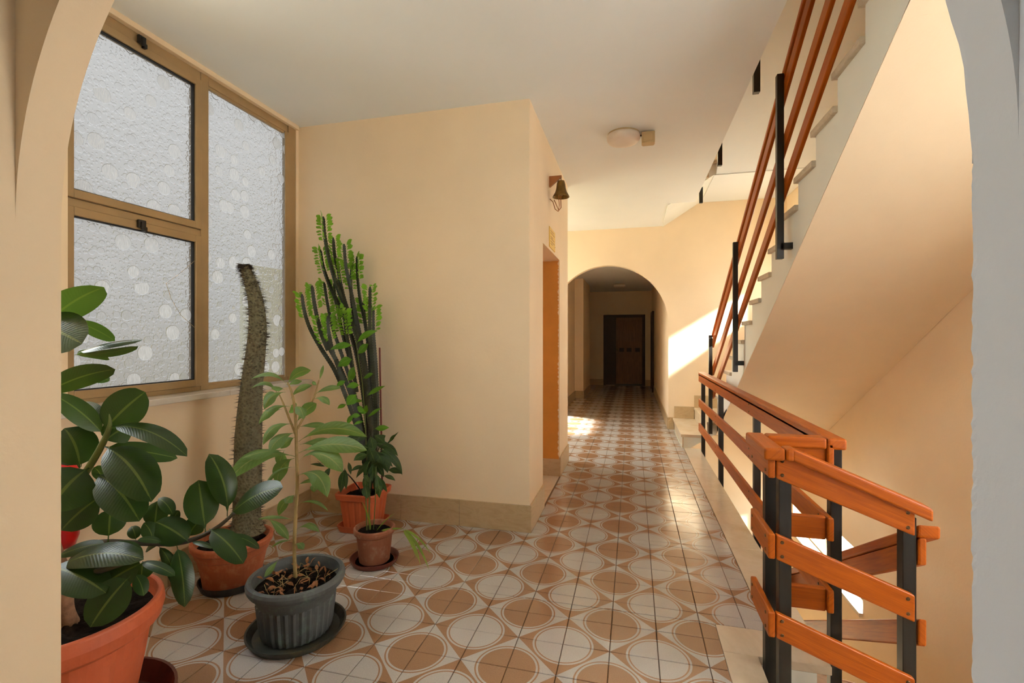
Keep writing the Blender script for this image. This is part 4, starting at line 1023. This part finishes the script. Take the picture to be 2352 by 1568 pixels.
SP = [
 ([(742, 497), (746, 545), (757, 600), (775, 660), (798, 715), (818, 770), (834, 840), (846, 940), (852, 1040), (852, 1110)], 15, -.02, 1),
 ([(735, 572), (742, 612), (757, 655), (778, 700), (800, 750), (820, 820), (836, 920), (846, 1020), (848, 1100)], 14, .04, 1),
 ([(693, 675), (699, 715), (712, 755), (738, 802), (768, 850), (792, 905), (815, 970), (832, 1040), (842, 1110)], 14, -.05, 1),
 ([(716, 655), (722, 700), (732, 745), (752, 792), (780, 845), (806, 910), (828, 990), (842, 1090)], 15, .0, 1),
 ([(744, 648), (752, 700), (764, 755), (786, 820), (812, 900), (834, 990), (846, 1090)], 12, .06, 1),
 ([(790, 560), (794, 610), (804, 660), (818, 730), (834, 810), (846, 890), (854, 980), (856, 1090)], 13, .03, 1),
 ([(820, 588), (822, 640), (828, 690), (838, 735), (846, 790), (852, 870), (858, 980), (858, 1090)], 12, .08, 1),
 ([(850, 658), (850, 710), (850, 760), (856, 840), (862, 930), (862, 1020), (860, 1100)], 13, -.04, 1),
 ([(857, 705), (857, 760), (862, 830), (866, 910), (866, 1000), (862, 1090)], 12, .05, 1),
 ([(775, 600), (780, 640), (792, 690), (806, 730)], 12, .1, 1), ([(765, 545), (767, 580), (774, 618)], 11, .1, 1),
 ([(808, 610), (806, 660), (812, 720), (824, 780)], 11, .1, 1), ([(775, 705), (782, 745), (796, 800), (814, 860)], 12, -.06, 1),
 ([(752, 725), (756, 770), (768, 820), (790, 880)], 12, -.08, 1), ([(790, 715), (795, 760), (806, 820), (820, 900)], 12, -.09, 1),
 ([(730, 730), (736, 765), (752, 805)], 10, -.08, 1), ([(835, 690), (838, 730), (846, 780)], 10, .1, 1), ([(766, 650), (770, 690), (782, 730)], 10, .1, 1),
]
for i, (px_, w_, dd, lv) in enumerate(SP): spur(eup, px_, w_, 3.38 + dd, True, -.0, i)
path_tube(eup, 'stake', [at(872, 798, 3.30), at(875, 950, 3.31), at(878, 1125, 3.34)], [.0065, .0065, .0065], M['stake'], 8)
dv = 3.22
path_tube(eup, 'climber_stem', [at(816, 770, dv), at(824, 830, dv), at(832, 880, dv + .02), at(838, 960, dv + .04), at(842, 1040, dv + .08), at(846, 1130, dv + .12)], [.002, .003, .003, .004, .004, .005], M['greenstem'], 6)
Lc = [((814, 795), (758, 803), 17, .12), ((817, 790), (868, 759), 14, .10), ((812, 825), (776, 842), 22, .10), ((820, 815), (846, 789), 17, .04), ((797, 877), (814, 842), 24, .0), ((832, 870), (857, 858), 13, .05), ((796, 874), (773, 888), 12, .1), ((828, 885), (796, 889), 15, .1), ((820, 903), (796, 930), 24, .0), ((797, 928), (775, 938), 10, .05), ((838, 945), (820, 934), 15, 0), ((836, 950), (843, 930), 12, 0), ((812, 950), (798, 976), 11, .05), ((840, 912), (885, 886), 10, .05), ((842, 960), (876, 937), 9, .05), ((858, 985), (894, 982), 14, .04), ((836, 922), (806, 924), 8, .1), ((838, 968), (812, 976), 7, .1), ((830, 955), (806, 958), 11, .1), ((824, 940), (842, 948), 12, 0)]
for b_, t_, w_, ar in Lc: pleaf(eup, b_, t_, w_, dv + random.uniform(-.02, .03), dv + random.uniform(-.08, .02), M['climber'], (random.uniform(-.3, .3), 0, random.uniform(-.3, .5)), arch=ar, fold=.25, shape='lance', pet=.12)
Ld = [((868, 1030), (924, 1091), 18, .14), ((872, 1035), (890, 1086), 26, .1), ((866, 1020), (914, 1047), 20, .14), ((866, 1015), (886, 1000), 16, .06), ((850, 1000), (858, 1040), 22, .08), ((858, 1000), (884, 1020), 18, .1), ((846, 1005), (800, 1016), 16, .12), ((840, 1010), (795, 1004), 14, .12), ((840, 1085), (846, 1137), 20, .05), ((858, 1090), (872, 1144), 17, .05), ((856, 1095), (889, 1130), 15, .1), ((792, 1075), (782, 1132), 19, .04), ((793, 1075), (795, 1125), 11, .03), ((760, 1072), (741, 1106), 14, .06), ((850, 1060), (818, 1098), 16, .1), ((856, 1050), (838, 1092), 18, .1), ((846, 1045), (812, 1058), 18, .12), ((850, 1030), (814, 1040), 15, .14), ((862, 1045), (902, 1072), 15, .1), ((858, 1060), (882, 1096), 15, .06), ((862, 1020), (896, 1030), 18, .12), ((852, 1020), (830, 1050), 20, .06), ((890, 1080), (922, 1088), 14, .14), ((880, 1092), (908, 1104), 11, .12), ((850, 1075), (880, 1060), 15, .1), ((742, 1070), (728, 1058), 7, .05), ((748, 1072), (712, 1066), 7, .08), ((800, 1060), (806, 1090), 9, .04), ((836, 1070), (806, 1082), 9, .1), ((893, 1016), (908, 997), 8, .02), ((886, 1024), (916, 991), 5, .02), ((856, 1065), (856, 1100), 20, .04), ((848, 1080), (866, 1112), 17, .06), ((862, 1035), (880, 1066), 22, .06), ((846, 1025), (862, 1065), 24, .04)]
path_tube(eup, 'shrub_stem', [at(852, 1130, 3.3), at(858, 1080, 3.24), at(870, 1030, 3.2), at(892, 1015, 3.18)], [.005, .004, .003, .001], M['darkstem'], 6)
path_tube(eup, 'shrub_stem', [at(830, 1128, 3.3), at(800, 1090, 3.2), at(770, 1074, 3.14), at(735, 1062, 3.1)], [.005, .004, .003, .001], M['darkstem'], 6)
for i, (b_, t_, w_, ar) in enumerate(Ld):
    q = 3.2 + random.uniform(-.06, .08); pleaf(eup, b_, t_, w_, q, q - random.uniform(0, .07), M['darkleaf'], (random.uniform(-.4, .4), 0, random.uniform(0, .7)), arch=ar, fold=.3, shape='lance', pet=.06)

# small old clay pot with grassy seedling
cx, cy = -1.50, 2.57
dish('plant_saucer', (cx, cy), .143, .03, M['sauc_brown'], 'round brown saucer under the smallest clay pot', inner=True)
sm = thing('potted_palm_seedling', 'thin grassy seedling in a small worn brown clay pot', 'plant', (cx, cy, .01))
MB().lathe([(.082, .012), (.088, .012), (.090, .03), (.104, .165), (.106, .17), (.116, .175), (.121, .19), (.121, .205), (.117, .212), (.108, .212), (.104, .2), (.098, .17), (.004, .165)], (cx, cy, 0), 44).build('pot', M['oldclay'], sm, smooth=False, bevel=.002, seg=1)
soil_disc(sm, (cx, cy), .102, .185, 28)
d = 2.86
for a_, c_, e_, r_ in (((843, 1224), (841, 1160), (838, 1100), .004), ((849, 1226), (848, 1170), (850, 1100), .005), ((857, 1224), (862, 1150), (864, 1070), .003)):
    path_tube(sm, 'stem', [at(*a_, d), at(*c_, d), at(*e_, d + .02)], [r_, r_, r_ * .5], M['greenstem'], 6)
for b_, t_, w_, ar in (((838, 1112), (844, 1145), 20, .02), ((848, 1110), (834, 1092), 12, .1), ((864, 1085), (872, 1142), 17, .08)):
    pleaf(sm, b_, t_, w_, d, d - .04, M['darkleaf'], (0, 0, .2), arch=ar, fold=.25, shape='lance')
for b_, m_, t_, w_ in (((861, 1224), (880, 1190), (908, 1178), 6), ((866, 1222), (890, 1212), (927, 1214), 8), ((852, 1226), (838, 1180), (830, 1150), 4)):
    leaf(sm, at(*b_, d), at(*t_, d - .05), w_ * d / F, (0, -.5, 1), M['blade'], arch=.06, fold=.3, shape='blade', name='blade')
for t_, w_, ar in (((986, 1310), 7, .12), ((967, 1302), 6, .14), ((958, 1284), 7, .10), ((990, 1272), 6, .10)):
    leaf(sm, at(924, 1214, d - .05), at(*t_, d - .22), w_ * d / F, CAMV((-1.3, 2.4, .1)) + Vector((.2, 0, .6)), M['blade'], arch=ar, fold=.3, shape='blade', name='blade')
